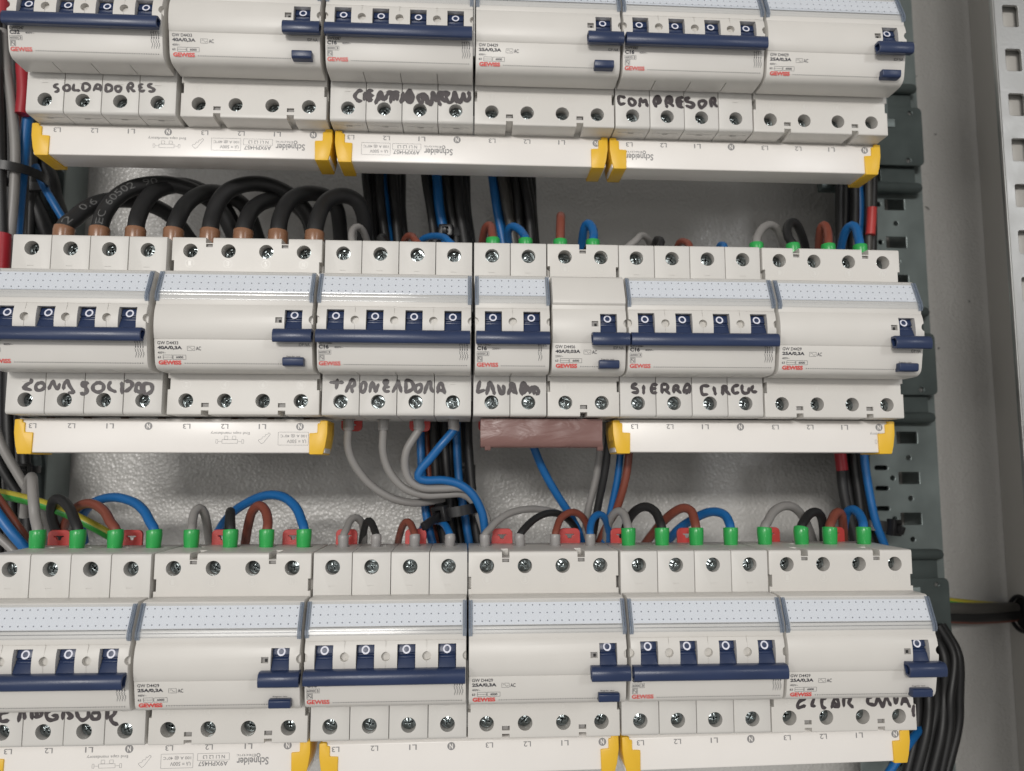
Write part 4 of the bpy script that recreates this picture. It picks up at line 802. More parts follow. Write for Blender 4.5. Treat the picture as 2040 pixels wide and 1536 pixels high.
  ('terminal_wire','brown',1.9,'grey','brown wire with grey ferrule in third top terminal of SIERRA CIRCUL breaker','wires looping into the terminals',1,[[118.9,30.0,43.6],[118.9,30.0,48.6],[118.9,30.0,52.1],[119.6,33.0,56.8],[118.9,37.1,59.7],[117.6,41.2,61.2],[117.0,46.3,60.1],[119.2,60.0,55.3]]),
  ('terminal_wire','blue',1.9,'grey','blue wire with grey ferrule in fourth top terminal of SIERRA CIRCUL breaker','wires looping into the terminals',1,[[136.7,30.0,43.6],[136.7,30.0,48.6],[136.7,30.0,52.1],[138.9,33.0,56.1],[139.1,36.7,58.3],[139.0,41.5,58.5],[144.1,60.0,55.7]]),
  ('terminal_wire','grey',2.3,'green','grey wire with green ferrule in first top terminal of middle row end switch','wires looping into the terminals',1,[[155.5,30.0,43.6],[155.5,30.0,48.6],[155.5,30.0,57.3],[157.4,33.0,62.0],[162.7,38.7,68.7],[169.0,43.5,72.3],[174.9,48.3,71.4],[180.6,55.6,66.9],[187.1,66.0,59.6]]),
  ('terminal_wire','black',2.4,'green','black wire with green ferrule in second top terminal of middle row end switch','wires looping into the terminals',1,[[175.5,30.0,43.6],[175.5,30.0,48.6],[175.5,30.0,57.3],[174.8,33.0,61.5],[176.7,39.0,69.1],[180.7,43.2,73.9],[185.3,46.6,74.2],[190.9,53.0,70.8],[196.5,60.9,65.8],[202.1,70.0,59.4]]),
  ('terminal_wire','brown',2.3,'green','brown wire with green ferrule in third top terminal of middle row end switch','wires looping into the terminals',1,[[195.3,30.0,43.6],[195.3,30.0,48.6],[195.3,30.0,57.3],[197.0,33.0,62.7],[198.8,38.0,69.1],[198.5,40.6,72.0],[198.0,43.5,70.6],[200.1,50.5,65.8],[204.5,62.0,57.3]]),
  ('terminal_wire','blue',2.4,'green','blue wire with green ferrule in fourth top terminal of middle row end switch','wires looping into the terminals',1,[[213.0,30.0,43.6],[213.0,30.0,48.6],[213.0,30.0,57.3],[214.0,33.0,62.5],[215.8,38.2,69.3],[215.0,41.4,72.3],[213.7,45.4,70.9],[214.5,52.0,66.5],[217.2,62.0,59.0]]),
  ('terminal_wire','grey',2.1,'grey','grey wire with grey ferrule in first lower terminal of TRONZADORA breaker','wires looping into the terminals',-1,[[-60.0,30.0,-35.4],[-60.0,30.0,-40.4],[-60.0,30.0,-43.9],[-60.4,32.6,-52.4],[-57.4,35.5,-61.3],[-50.2,39.3,-71.1],[-40.1,43.1,-78.2],[-29.9,46.4,-81.2],[-20.8,49.2,-81.1],[-11.6,52.0,-79.1]]),
  ('terminal_wire','grey',2.1,'grey','grey wire with grey ferrule in second lower terminal of TRONZADORA breaker','wires looping into the terminals',-1,[[-42.2,30.0,-35.4],[-42.2,30.0,-40.4],[-42.2,30.0,-43.9],[-42.5,32.0,-54.9],[-39.2,34.2,-65.2],[-31.9,36.4,-73.4],[-21.6,38.7,-77.1],[-11.3,40.7,-76.9],[-2.2,42.6,-76.7],[3.9,44.0,-80.9],[7.2,45.7,-88.9],[10.2,47.6,-98.2],[12.4,50.0,-110.2]]),
  ('terminal_wire','grey',2.1,'grey','grey wire with grey ferrule in third lower terminal of TRONZADORA breaker','wires looping into the terminals',-1,[[-24.4,30.0,-35.4],[-24.4,30.0,-40.4],[-24.4,30.0,-43.9],[-30.2,30.6,-53.7],[-31.2,32.2,-62.6],[-28.6,33.6,-69.8],[-22.2,34.9,-73.4],[-12.5,36.7,-73.7],[-2.2,38.6,-73.5],[4.4,39.9,-76.9],[8.9,41.5,-84.7],[12.2,43.2,-94.0],[15.0,46.0,-109.8]]),
  ('terminal_wire','blue',2.2,'grey','blue wire with grey ferrule in fourth lower terminal of TRONZADORA breaker','wires looping into the terminals',-1,[[-6.6,30.0,-35.4],[-6.6,30.0,-40.4],[-6.6,30.0,-43.9],[-12.5,29.2,-51.1],[-18.1,30.8,-58.0],[-23.2,32.2,-63.9],[-24.5,32.9,-68.0],[-20.7,33.6,-69.5],[-11.2,35.3,-69.5],[-2.7,36.8,-71.9],[3.6,38.2,-77.1],[7.8,39.7,-84.7],[9.7,41.1,-92.5],[11.7,44.0,-109.6]]),
  ('earth_wire','yellow_green',2.7,None,'yellow and green striped earth wire crossing behind the CARGADOR breaker','',0,[[-257.4,62.0,-75.9],[-245.9,60.0,-76.9],[-229.3,58.0,-80.3],[-215.2,56.0,-84.4],[-204.2,55.0,-88.8],[-194.2,56.0,-94.1],[-186.6,60.0,-99.7],[-179.2,66.0,-106.8]]),
  ('loose_wire','grey',2.4,None,'grey wire slanting down at far left above CARGADOR breaker','wires crossing the left edge',0,[[-261.7,70.0,-27.1],[-253.5,70.0,-49.0],[-245.7,72.0,-64.0],[-238.0,74.0,-77.6],[-231.1,78.0,-92.8],[-224.1,82.0,-108.2]]),
  ('loose_wire','brown',2.4,None,'brown wire running down past left end of CARGADOR breaker','wires crossing the left edge',0,[[-248.2,50.0,-70.4],[-240.0,50.0,-80.7],[-232.3,50.0,-91.0],[-226.0,52.0,-100.9],[-221.5,54.0,-109.3]]),
  ('loose_wire','blue',2.6,None,'blue wire running down past left end of CARGADOR breaker','wires crossing the left edge',0,[[-244.2,44.0,-76.7],[-236.0,44.0,-88.1],[-229.3,44.0,-96.4],[-223.8,46.0,-103.9],[-219.4,48.0,-111.1]]),
  ('loose_wire','grey',2.2,None,'grey wire lowest at left edge beside CARGADOR breaker','wires crossing the left edge',0,[[-247.8,52.0,-92.3],[-239.8,52.0,-99.3],[-233.2,52.0,-105.2],[-226.4,52.0,-112.8]]),
  ('loose_wire','black',2.4,None,'black wire behind the slanting grey wire at far left','wires crossing the left edge',0,[[-268.7,84.0,-42.9],[-260.7,84.0,-61.2],[-252.7,86.0,-75.2],[-244.9,88.0,-86.4],[-236.7,90.0,-101.9]]),
  ('loose_wire','blue',2.2,None,'blue wire slanting down from the brown taped busbar','',0,[[30.7,40.0,-38.7],[35.6,44.0,-51.3],[41.8,50.0,-64.6],[49.0,54.0,-76.8],[57.7,58.0,-89.8],[65.6,62.0,-105.0]]),
  ('loose_wire','grey',2.0,None,'grey wire descending right of the brown taped busbar','',0,[[74.3,48.0,-32.6],[73.1,50.0,-48.9],[71.1,54.0,-67.9],[67.1,58.0,-85.7],[65.1,62.0,-105.0]]),
  ('loose_wire','black',2.1,None,'black wire descending right of the brown taped busbar','',0,[[77.0,40.0,-33.2],[75.8,42.0,-49.1],[74.4,46.0,-65.1],[71.7,52.0,-82.7],[68.6,58.0,-104.7]]),
  ('loose_wire','blue',2.0,None,'blue wire descending under left end of SIERRA CIRCUL busbar','',0,[[85.2,50.0,-32.4],[84.1,50.0,-51.6],[82.3,52.0,-69.2],[79.0,56.0,-87.0],[75.0,60.0,-106.3]]),
  ('loose_wire','brown',2.2,None,'brown wire descending under left end of SIERRA CIRCUL busbar','',0,[[89.4,46.0,-32.7],[87.7,46.0,-54.4],[85.9,48.0,-69.2],[81.9,54.0,-85.5],[76.2,58.0,-96.6],[72.6,62.0,-106.4]]),
  ('loose_wire','grey',2.6,None,'grey wire running vertically up left edge past SOLDADORES breaker','vertical wires at the left edge',0,[[-262.6,60.0,182.0],[-259.8,60.0,164.2],[-254.9,60.0,140.8],[-251.0,60.0,114.6],[-249.8,60.0,88.8],[-250.2,60.0,63.2],[-250.7,60.0,37.9]]),
  ('loose_wire','blue',3.0,None,'blue wire running vertically up left edge past SOLDADORES breaker','vertical wires at the left edge',0,[[-247.9,66.0,149.9],[-248.7,66.0,132.0],[-249.6,66.0,108.5],[-250.2,66.0,85.2],[-250.3,66.0,62.1],[-250.4,66.0,39.4]]),
  ('loose_wire','black',2.4,None,'black wire outermost of the vertical run at left edge','vertical wires at the left edge',0,[[-262.9,56.0,179.6],[-258.2,56.0,130.0],[-253.7,56.0,81.5],[-249.4,56.0,36.9]]),
  ('loose_wire','brown',2.2,None,'brown wire in the vertical run at left edge','vertical wires at the left edge',0,[[-261.0,74.0,190.4],[-257.2,74.0,138.5],[-253.5,74.0,87.9],[-250.0,74.0,41.3]]),
  ('loose_wire','dark_grey',1.4,None,'thin dark grey wire in the vertical run at left edge','vertical wires at the left edge',0,[[-252.5,70.0,188.3],[-250.7,70.0,136.8],[-248.8,70.0,86.6],[-247.3,70.0,40.4]]),
  ('loose_wire','blue',2.2,None,'blue wire slanting down behind the first heavy black cable','',0,[[-250.6,80.0,111.1],[-244.7,80.0,98.6],[-237.9,80.0,87.4],[-232.6,82.0,77.7],[-225.6,84.0,62.0]]),
  ('heavy_cable','black',4.8,None,'thick black printed cable slanting behind ZONA SOLDAD breaker corner','',0,[[-267.6,95.0,116.7],[-260.7,95.0,99.8],[-252.9,96.0,83.3],[-245.6,98.0,65.6]]),
  ('heavy_cable','black',4.2,None,'thick black cable behind the blue slanting wire at upper left','',0,[[-262.3,100.0,128.4],[-252.5,100.0,112.8],[-249.0,102.0,97.9],[-237.0,104.0,67.5]]),
  ('loose_wire','black',2.9,None,'leftmost black wire of the deep vertical row at left edge','black wires deep at the left edge',0,[[-297.6,92.0,238.5],[-291.2,92.0,180.8],[-284.8,92.0,115.1],[-282.7,92.0,45.3],[-281.1,94.0,-25.1],[-275.0,92.0,-71.0],[-270.2,92.0,-115.9]]),
  ('loose_wire','black',2.9,None,'second black wire of the deep vertical row at left edge','black wires deep at the left edge',0,[[-295.1,95.0,240.7],[-288.7,95.0,182.5],[-282.3,95.0,116.4],[-280.3,95.0,46.0],[-278.7,97.0,-24.8],[-272.6,95.0,-71.1],[-267.8,95.0,-116.2]]),
  ('loose_wire','black',2.9,None,'third black wire of the deep vertical row at left edge','black wires deep at the left edge',0,[[-288.8,92.0,238.9],[-282.5,92.0,181.0],[-276.2,92.0,115.3],[-274.3,92.0,45.4],[-272.8,94.0,-25.1],[-266.8,92.0,-71.0],[-262.0,92.0,-115.9]]),
  ('loose_wire','black',2.9,None,'fourth black wire of the deep vertical row at left edge','black wires deep at the left edge',0,[[-286.2,95.0,241.0],[-279.9,95.0,182.8],[-273.7,95.0,116.6],[-271.8,95.0,46.2],[-270.3,97.0,-24.8],[-264.3,95.0,-71.1],[-259.6,95.0,-116.3]]),
  ('loose_wire','black',2.9,None,'fifth black wire of the deep vertical row at left edge','black wires deep at the left edge',0,[[-280.0,92.0,239.2],[-273.7,92.0,181.3],[-267.6,92.0,115.5],[-265.8,92.0,45.5],[-264.4,94.0,-25.0],[-258.5,92.0,-71.0],[-253.9,92.0,-116.0]]),
  ('loose_wire','black',2.9,None,'sixth black wire of the deep vertical row at left edge','black wires deep at the left edge',0,[[-277.3,95.0,241.4],[-271.1,95.0,183.1],[-265.0,95.0,116.8],[-263.2,95.0,46.3],[-261.9,97.0,-24.7],[-256.0,95.0,-71.1],[-251.4,95.0,-116.3]]),
  ('loose_wire','black',2.9,None,'rightmost black wire of the deep vertical row at left edge','black wires deep at the left edge',0,[[-271.1,92.0,239.6],[-265.0,92.0,181.6],[-259.0,92.0,115.7],[-257.3,92.0,45.6],[-256.0,94.0,-25.0],[-250.2,92.0,-71.1],[-245.6,92.0,-116.0]]),
  ('bundle_wire','black',2.500994384053172,None,'leftmost black wire in bundle under left part of middle top busbar','wires of the bundle behind left end of second top busbar',0,[[-61.7,80.0,128.2],[-60.6,80.0,108.8],[-58.2,80.0,89.7],[-56.2,80.0,70.6],[-53.4,80.0,51.8]]),
  ('bundle_wire','black',2.422926652150906,None,'second black wire in bundle under left part of middle top busbar, counted from left','wires of the bundle behind left end of second top busbar',0,[[-58.4,85.0,130.4],[-57.5,85.0,110.8],[-55.8,85.0,91.4],[-54.4,85.0,72.2],[-50.9,85.0,53.1]]),
  ('bundle_wire','blue',2.754157716688952,None,'leftmost blue wire in bundle under left part of middle top busbar','wires of the bundle behind left end of second top busbar',0,[[-57.7,90.0,132.6],[-56.7,90.0,112.8],[-54.9,90.0,93.2],[-51.4,90.0,73.7],[-48.7,90.0,54.5]]),
  ('bundle_wire','black',2.784155223744592,None,'third black wire in bundle under left part of middle top busbar, counted from left','wires of the bundle behind left end of second top busbar',0,[[-52.7,80.0,128.4],[-52.8,80.0,109.0],[-51.1,80.0,89.8],[-48.5,80.0,70.8],[-45.7,80.0,51.9]]),
  ('bundle_wire','blue',2.36111885890049,None,'rightmost blue wire in bundle under left part of middle top busbar','wires of the bundle behind left end of second top busbar',0,[[-50.4,85.0,130.6],[-51.0,85.0,111.0],[-48.7,85.0,91.6],[-46.6,85.0,72.3],[-44.3,85.0,53.2]]),
  ('bundle_wire','black',2.437653587233328,None,'fourth black wire in bundle under left part of middle top busbar, counted from left','wires of the bundle behind left end of second top busbar',0,[[-48.9,90.0,132.8],[-48.9,90.0,113.0],[-46.1,90.0,93.3],[-44.4,90.0,73.9],[-42.5,90.0,54.6]]),
  ('bundle_wire','black',2.5087162769573323,None,'fifth black wire in bundle under left part of middle top busbar, counted from left','wires of the bundle behind left end of second top busbar',0,[[-44.4,80.0,128.6],[-44.5,80.0,109.2],[-42.8,80.0,90.0],[-41.1,80.0,70.9],[-39.5,80.0,52.0]]),
  ('bundle_wire','black',2.2770240431701554,None,'sixth black wire in bundle under left part of middle top busbar, counted from left','wires of the bundle behind left end of second top busbar',0,[[-42.8,85.0,130.8],[-42.6,85.0,111.2],[-42.1,85.0,91.7],[-40.2,85.0,72.4],[-37.1,85.0,53.4]]),
  ('bundle_wire','black',2.4642770408888475,None,'rightmost black wire in bundle under left part of middle top busbar','wires of the bundle behind left end of second top busbar',0,[[-41.5,90.0,133.0],[-40.1,90.0,113.2],[-39.8,90.0,93.5],[-37.9,90.0,74.0],[-35.9,90.0,54.7]]),
  ('bundle_wire','black',2.519598142723794,None,'leftmost black wire in vertical bundle right above the TRONZADORA breaker','wires of the bundle above TRONZADORA breaker',0,[[-26.1,76.0,127.4],[-25.2,76.0,108.1],[-22.0,76.0,89.0],[-19.1,76.0,70.1],[-14.7,76.0,51.4]]),
  ('bundle_wire','black',2.405636635166609,None,'second black wire in vertical bundle right above the TRONZADORA breaker, counted from left','wires of the bundle above TRONZADORA breaker',0,[[-25.3,81.0,129.6],[-22.3,81.0,110.1],[-20.4,81.0,90.8],[-16.8,81.0,71.7],[-12.6,81.0,52.7]]),
  ('bundle_wire','black',2.5551935469916276,None,'third black wire in vertical bundle right above the TRONZADORA breaker, counted from left','wires of the bundle above TRONZADORA breaker',0,[[-23.8,86.0,131.7],[-21.3,86.0,112.1],[-17.8,86.0,92.6],[-15.0,86.0,73.2],[-12.2,86.0,54.0]]),
  ('bundle_wire','blue',2.960579438922524,None,'leftmost blue wire in vertical bundle right above the TRONZADORA breaker','wires of the bundle above TRONZADORA breaker',0,[[-20.9,76.0,127.5],[-18.4,76.0,108.3],[-16.7,76.0,89.2],[-12.7,76.0,70.2],[-9.1,76.0,51.5]]),
  ('bundle_wire','dark_grey',2.8439056328963463,None,'dark grey wire in vertical bundle right above the TRONZADORA breaker','wires of the bundle above TRONZADORA breaker',0,[[-17.8,81.0,129.8],[-15.5,81.0,110.3],[-14.9,81.0,90.9],[-11.7,81.0,71.8],[-7.3,81.0,52.8]]),
  ('bundle_wire','blue',2.464419883125681,None,'rightmost blue wire in vertical bundle right above the TRONZADORA breaker','wires of the bundle above TRONZADORA breaker',0,[[-16.3,86.0,131.9],[-13.6,86.0,112.2],[-11.9,86.0,92.7],[-8.9,86.0,73.3],[-6.8,86.0,54.1]]),
  ('bundle_wire','black',2.346107703120717,None,'fourth black wire in vertical bundle right above the TRONZADORA breaker, counted from left','wires of the bundle above TRONZADORA breaker',0,[[-13.7,76.0,127.7],[-12.6,76.0,108.4],[-10.1,76.0,89.3],[-6.6,76.0,70.4],[-4.9,76.0,51.5]]),
  ('bundle_wire','black',2.4031164385792794,None,'fifth black wire in vertical bundle right above the TRONZADORA breaker, counted from left','wires of the bundle above TRONZADORA breaker',0,[[-12.3,81.0,129.9],[-10.5,81.0,110.4],[-7.5,81.0,91.1],[-5.9,81.0,71.9],[-3.2,81.0,52.9]]),
  ('bundle_wire','black',2.4496356763474467,None,'sixth black wire in vertical bundle right above the TRONZADORA breaker, counted from left','wires of the bundle above TRONZADORA breaker',0,[[-8.4,86.0,132.1],[-8.0,86.0,112.4],[-6.6,86.0,92.8],[-4.6,86.0,73.4],[-1.9,86.0,54.2]]),
  ('bundle_wire','black',2.9884637426072587,None,'seventh black wire in vertical bundle right above the TRONZADORA breaker, counted from left','wires of the bundle above TRONZADORA breaker',0,[[-6.5,76.0,127.9],[-6.2,76.0,108.6],[-4.8,76.0,89.4],[-1.9,76.0,70.4],[0.2,76.0,51.6]]),
  ('bundle_wire','black',2.6505452759649777,None,'eighth black wire in vertical bundle right above the TRONZADORA breaker, counted from left','wires of the bundle above TRONZADORA breaker',0,[[-5.3,81.0,130.1],[-3.5,81.0,110.6],[-1.5,81.0,91.2],[-0.2,81.0,72.0],[3.3,81.0,53.0]]),
  ('bundle_wire','black',2.9180452708012905,None,'rightmost black wire in vertical bundle right above the TRONZADORA breaker','wires of the bundle above TRONZADORA breaker',0,[[-2.8,86.0,132.3],[-1.5,86.0,112.5],[-0.8,86.0,92.9],[1.8,86.0,73.5],[3.7,86.0,54.3]]),
  ('bundle_wire','blue',2.4752425705790904,None,'leftmost blue wire in slanting bundle behind the LAVABO breaker top','wires of the bundle above LAVABO breaker',0,[[11.1,76.0,128.4],[14.3,76.0,109.0],[17.0,76.0,89.9],[20.6,76.0,70.9],[23.4,76.0,52.0]]),
  ('bundle_wire','blue',2.707473730265769,None,'second blue wire in slanting bundle behind the LAVABO breaker top, counted from left','wires of the bundle above LAVABO breaker',0,[[12.5,81.0,130.5],[17.3,81.0,111.0],[19.4,81.0,91.6],[22.2,81.0,72.4],[26.5,81.0,53.3]]),
  ('bundle_wire','black',2.8240720856661135,None,'leftmost black wire in slanting bundle behind the LAVABO breaker top','wires of the bundle above LAVABO breaker',0,[[16.4,86.0,132.8],[18.8,86.0,113.0],[23.0,86.0,93.4],[25.4,86.0,74.0],[28.2,86.0,54.7]]),
  ('bundle_wire','dark_grey',2.940975291487173,None,'leftmost dark grey wire in slanting bundle behind the LAVABO breaker top','wires of the bundle above LAVABO breaker',0,[[17.4,76.0,128.5],[20.0,76.0,109.2],[23.2,76.0,90.0],[27.0,76.0,71.0],[29.4,76.0,52.1]]),
  ('bundle_wire','dark_grey',2.6832155302904894,None,'rightmost dark grey wire in slanting bundle behind the LAVABO breaker top','wires of the bundle above LAVABO breaker',0,[[19.6,81.0,130.7],[23.4,81.0,111.2],[26.5,81.0,91.8],[28.7,81.0,72.5],[31.2,81.0,53.4]]),
  ('bundle_wire','blue',2.3883473692692534,None,'rightmost blue wire in slanting bundle behind the LAVABO breaker top','wires of the bundle above LAVABO breaker',0,[[22.8,86.0,133.0],[25.9,86.0,113.2],[27.8,86.0,93.5],[31.3,86.0,74.1],[33.4,86.0,54.7]]),
  ('bundle_wire','black',2.4229613119247047,None,'second black wire in slanting bundle behind the LAVABO breaker top, counted from left','wires of the bundle above LAVABO breaker',0,[[25.1,76.0,128.7],[27.9,76.0,109.4],[29.8,76.0,90.1],[30.9,76.0,71.0],[34.2,76.0,52.2]]),
  ('bundle_wire','black',2.709983858294182,None,'third black wire in slanting bundle behind the LAVABO breaker top, counted from left','wires of the bundle above LAVABO breaker',0,[[27.7,81.0,130.9],[29.8,81.0,111.3],[31.0,81.0,91.9],[33.2,81.0,72.6],[35.8,81.0,53.5]]),
  ('bundle_wire','black',2.3485216801353235,None,'fourth black wire in slanting bundle behind the LAVABO breaker top, counted from left','wires of the bundle above LAVABO breaker',0,[[30.0,86.0,133.2],[32.8,86.0,113.3],[33.7,86.0,93.6],[35.1,86.0,74.1],[38.3,86.0,54.8]]),
  ('bundle_wire','black',2.697895458003212,None,'fifth black wire in slanting bundle behind the LAVABO breaker top, counted from left','wires of the bundle above LAVABO breaker',0,[[31.9,76.0,128.9],[32.8,76.0,109.5],[36.0,76.0,90.3],[37.5,76.0,71.2],[39.0,76.0,52.2]]),
  ('bundle_wire','black',2.8428230082975277,None,'sixth black wire in slanting bundle behind the LAVABO breaker top, counted from left','wires of the bundle above LAVABO breaker',0,[[34.6,81.0,131.1],[35.4,81.0,111.5],[38.1,81.0,92.0],[38.9,81.0,72.7],[41.1,81.0,53.6]]),
  ('bundle_wire','black',2.6577402970531887,None,'rightmost black wire in slanting bundle behind the LAVABO breaker top','wires of the bundle above LAVABO breaker',0,[[36.5,86.0,133.3],[38.6,86.0,113.5],[39.3,86.0,93.8],[40.7,86.0,74.2],[42.7,86.0,54.9]]),
  ('bundle_wire','black',2.4737917752789067,None,'leftmost black wire in vertical bundle above middle row end switch','wires of the upper right bundle',0,[[232.0,84.0,137.6],[230.9,84.0,117.2],[229.6,84.0,97.1],[229.1,84.0,77.1],[228.9,84.0,57.3]]),
  ('bundle_wire','black',2.3886948153615863,None,'second black wire in vertical bundle above middle row end switch, counted from left','wires of the upper right bundle',0,[[236.7,89.0,139.8],[237.0,89.0,119.3],[236.1,89.0,98.9],[234.3,89.0,78.7],[234.0,89.0,58.7]]),
  ('bundle_wire','black',2.217071802365158,None,'third black wire in vertical bundle above middle row end switch, counted from left','wires of the upper right bundle',0,[[243.6,94.0,142.2],[242.1,94.0,121.4],[241.0,94.0,100.7],[240.4,94.0,80.3],[240.1,94.0,60.1]]),
  ('bundle_wire','black',2.6747063734139553,None,'fourth black wire in vertical bundle above middle row end switch, counted from left','wires of the upper right bundle',0,[[240.8,84.0,137.8],[240.4,84.0,117.5],[239.7,84.0,97.3],[238.2,84.0,77.3],[237.1,84.0,57.5]]),
  ('bundle_wire','blue',2.6618651849568384,None,'blue wire in vertical bundle above middle row end switch','wires of the upper right bundle',0,[[247.6,89.0,140.1],[245.5,89.0,119.5],[245.5,89.0,99.1],[243.5,89.0,78.9],[242.5,89.0,58.8]]),
  ('bundle_wire','dark_grey',2.249584177702165,None,'leftmost dark grey wire in vertical bundle above middle row end switch','wires of the upper right bundle',0,[[253.1,94.0,142.4],[252.4,94.0,121.6],[250.3,94.0,100.9],[250.1,94.0,80.5],[248.0,94.0,60.2]]),
  ('bundle_wire','dark_grey',2.1633372744088066,None,'rightmost dark grey wire in vertical bundle above middle row end switch','wires of the upper right bundle',0,[[251.0,84.0,138.1],[249.5,84.0,117.7],[248.5,84.0,97.5],[247.7,84.0,77.5],[246.2,84.0,57.6]]),
  ('bundle_wire','black',2.2054105966719146,None,'rightmost black wire in vertical bundle above middle row end switch','wires of the upper right bundle',0,[[256.8,89.0,140.4],[255.7,89.0,119.7],[254.3,89.0,99.3],[253.2,89.0,79.1],[251.6,89.0,59.0]]),
  ('bundle_wire','black',3.0643579043911924,None,'leftmost black wire in vertical bundle right below SIERRA CIRCUL busbar','wires of the lower right bundle',0,[[220.8,82.0,-41.3],[222.3,82.0,-60.0],[223.6,82.0,-78.5],[227.2,82.0,-96.8],[231.7,82.0,-115.0]]),
  ('bundle_wire','black',3.2707708946767884,None,'second black wire in vertical bundle right below SIERRA CIRCUL busbar, counted from left','wires of the lower right bundle',0,[[227.2,87.0,-41.1],[227.6,87.0,-59.9],[228.9,87.0,-78.6],[232.5,87.0,-97.2],[236.1,87.0,-115.6]]),
  ('bundle_wire','black',2.711983986105619,None,'third black wire in vertical bundle right below SIERRA CIRCUL busbar, counted from left','wires of the lower right bundle',0,[[232.6,92.0,-40.8],[233.5,92.0,-59.9],[234.9,92.0,-78.8],[237.4,92.0,-97.5],[241.1,92.0,-116.2]]),
  ('bundle_wire','black',2.714355246310353,None,'fourth black wire in vertical bundle right below SIERRA CIRCUL busbar, counted from left','wires of the lower right bundle',0,[[231.5,82.0,-41.3],[231.0,82.0,-60.0],[232.6,82.0,-78.5],[234.3,82.0,-96.8],[237.9,82.0,-115.0]]),
  ('bundle_wire','black',2.8640696215953736,None,'fifth black wire in vertical bundle right below SIERRA CIRCUL busbar, counted from left','wires of the lower right bundle',0,[[237.5,87.0,-41.0],[236.4,87.0,-59.9],[238.3,87.0,-78.6],[239.9,87.0,-97.2],[243.6,87.0,-115.6]]),
  ('bundle_wire','black',3.0843331288518225,None,'rightmost black wire in vertical bundle right below SIERRA CIRCUL busbar','wires of the lower right bundle',0,[[243.2,92.0,-40.8],[242.1,92.0,-59.9],[243.3,92.0,-78.8],[245.9,92.0,-97.6],[248.3,92.0,-116.2]]),
  ('bundle_wire','blue',2.3,None,'blue wire in the bundle between right ends of middle and bottom rows','',0,[[232.4,74.0,-41.7],[233.0,74.0,-59.3],[234.9,74.0,-76.8],[237.9,74.0,-94.1],[245.0,76.0,-111.6]]),
  ('bundle_wire','blue',2.3256313228351755,None,'leftmost blue wire in the tied bundle below the TRONZADORA breaker','wires of the central bundle',0,[[-25.9,66.0,-26.1],[-25.3,66.0,-48.5],[-23.9,66.0,-70.8],[-21.0,66.0,-92.7],[-15.5,66.0,-114.5]]),
  ('bundle_wire','brown',2.150001571268059,None,'leftmost brown wire in the tied bundle below the TRONZADORA breaker','wires of the central bundle',0,[[-23.1,71.0,-25.6],[-22.4,71.0,-48.4],[-20.4,71.0,-70.8],[-18.8,71.0,-93.1],[-14.1,71.0,-115.1]]),
  ('bundle_wire','black',2.2320669371377204,None,'leftmost black wire in the tied bundle below the TRONZADORA breaker','wires of the central bundle',0,[[-21.5,76.0,-25.2],[-20.2,76.0,-48.2],[-18.7,76.0,-70.9],[-15.4,76.0,-93.4],[-12.9,76.0,-115.7]]),
  ('bundle_wire','black',2.377106436014724,None,'second black wire in the tied bundle below the TRONZADORA breaker, counted from left','wires of the central bundle',0,[[-18.5,66.0,-26.1],[-17.8,66.0,-48.5],[-16.3,66.0,-70.8],[-13.1,66.0,-92.8],[-10.1,66.0,-114.5]]),
  ('bundle_wire','black',2.0109435175469397,None,'third black wire in the tied bundle below the TRONZADORA breaker, counted from left','wires of the central bundle',0,[[-16.9,71.0,-25.6],[-16.0,71.0,-48.3],[-13.8,71.0,-70.8],[-11.3,71.0,-93.1],[-8.1,71.0,-115.1]]),
  ('bundle_wire','brown',2.1003465198278,None,'rightmost brown wire in the tied bundle below the TRONZADORA breaker','wires of the central bundle',0,[[-14.9,76.0,-25.2],[-13.8,76.0,-48.2],[-11.5,76.0,-70.9],[-8.9,76.0,-93.4],[-5.8,76.0,-115.7]]),
  ('bundle_wire','black',2.173603845281384,None,'fourth black wire in the tied bundle below the TRONZADORA breaker, counted from left','wires of the central bundle',0,[[-11.5,66.0,-26.0],[-11.9,66.0,-48.5],[-10.0,66.0,-70.8],[-8.0,66.0,-92.8],[-3.9,66.0,-114.6]]),
  ('bundle_wire','black',1.9719275840627843,None,'fifth black wire in the tied bundle below the TRONZADORA breaker, counted from left','wires of the central bundle',0,[[-9.5,71.0,-25.6],[-9.2,71.0,-48.3],[-8.0,71.0,-70.8],[-4.3,71.0,-93.1],[-1.0,71.0,-115.2]]),
  ('bundle_wire','black',2.053924351356055,None,'sixth black wire in the tied bundle below the TRONZADORA breaker, counted from left','wires of the central bundle',0,[[-8.4,76.0,-25.1],[-6.4,76.0,-48.1],[-4.7,76.0,-70.9],[-2.1,76.0,-93.4],[1.2,76.0,-115.8]]),
  ('bundle_wire','blue',2.2984074410408804,None,'second blue wire in the tied bundle below the TRONZADORA breaker, counted from left','wires of the central bundle',0,[[-5.9,66.0,-26.0],[-5.2,66.0,-48.5],[-3.7,66.0,-70.8],[0.1,66.0,-92.8],[3.8,66.0,-114.6]]),
  ('bundle_wire','black',2.304982238638733,None,'seventh black wire in the tied bundle below the TRONZADORA breaker, counted from left','wires of the central bundle',0,[[-3.6,71.0,-25.5],[-3.0,71.0,-48.3],[-1.4,71.0,-70.8],[2.4,71.0,-93.1],[4.8,71.0,-115.2]]),
  ('bundle_wire','blue',1.9726976684438944,None,'rightmost blue wire in the tied bundle below the TRONZADORA breaker','wires of the central bundle',0,[[-0.4,76.0,-25.1],[-0.2,76.0,-48.1],[2.0,76.0,-70.9],[3.5,76.0,-93.5],[7.7,76.0,-115.8]]),
  ('bundle_wire','black',2.411086425429228,None,'rightmost black wire in the tied bundle below the TRONZADORA breaker','wires of the central bundle',0,[[0.9,66.0,-25.9],[1.2,66.0,-48.5],[3.1,66.0,-70.8],[5.3,66.0,-92.8],[8.9,66.0,-114.7]]),
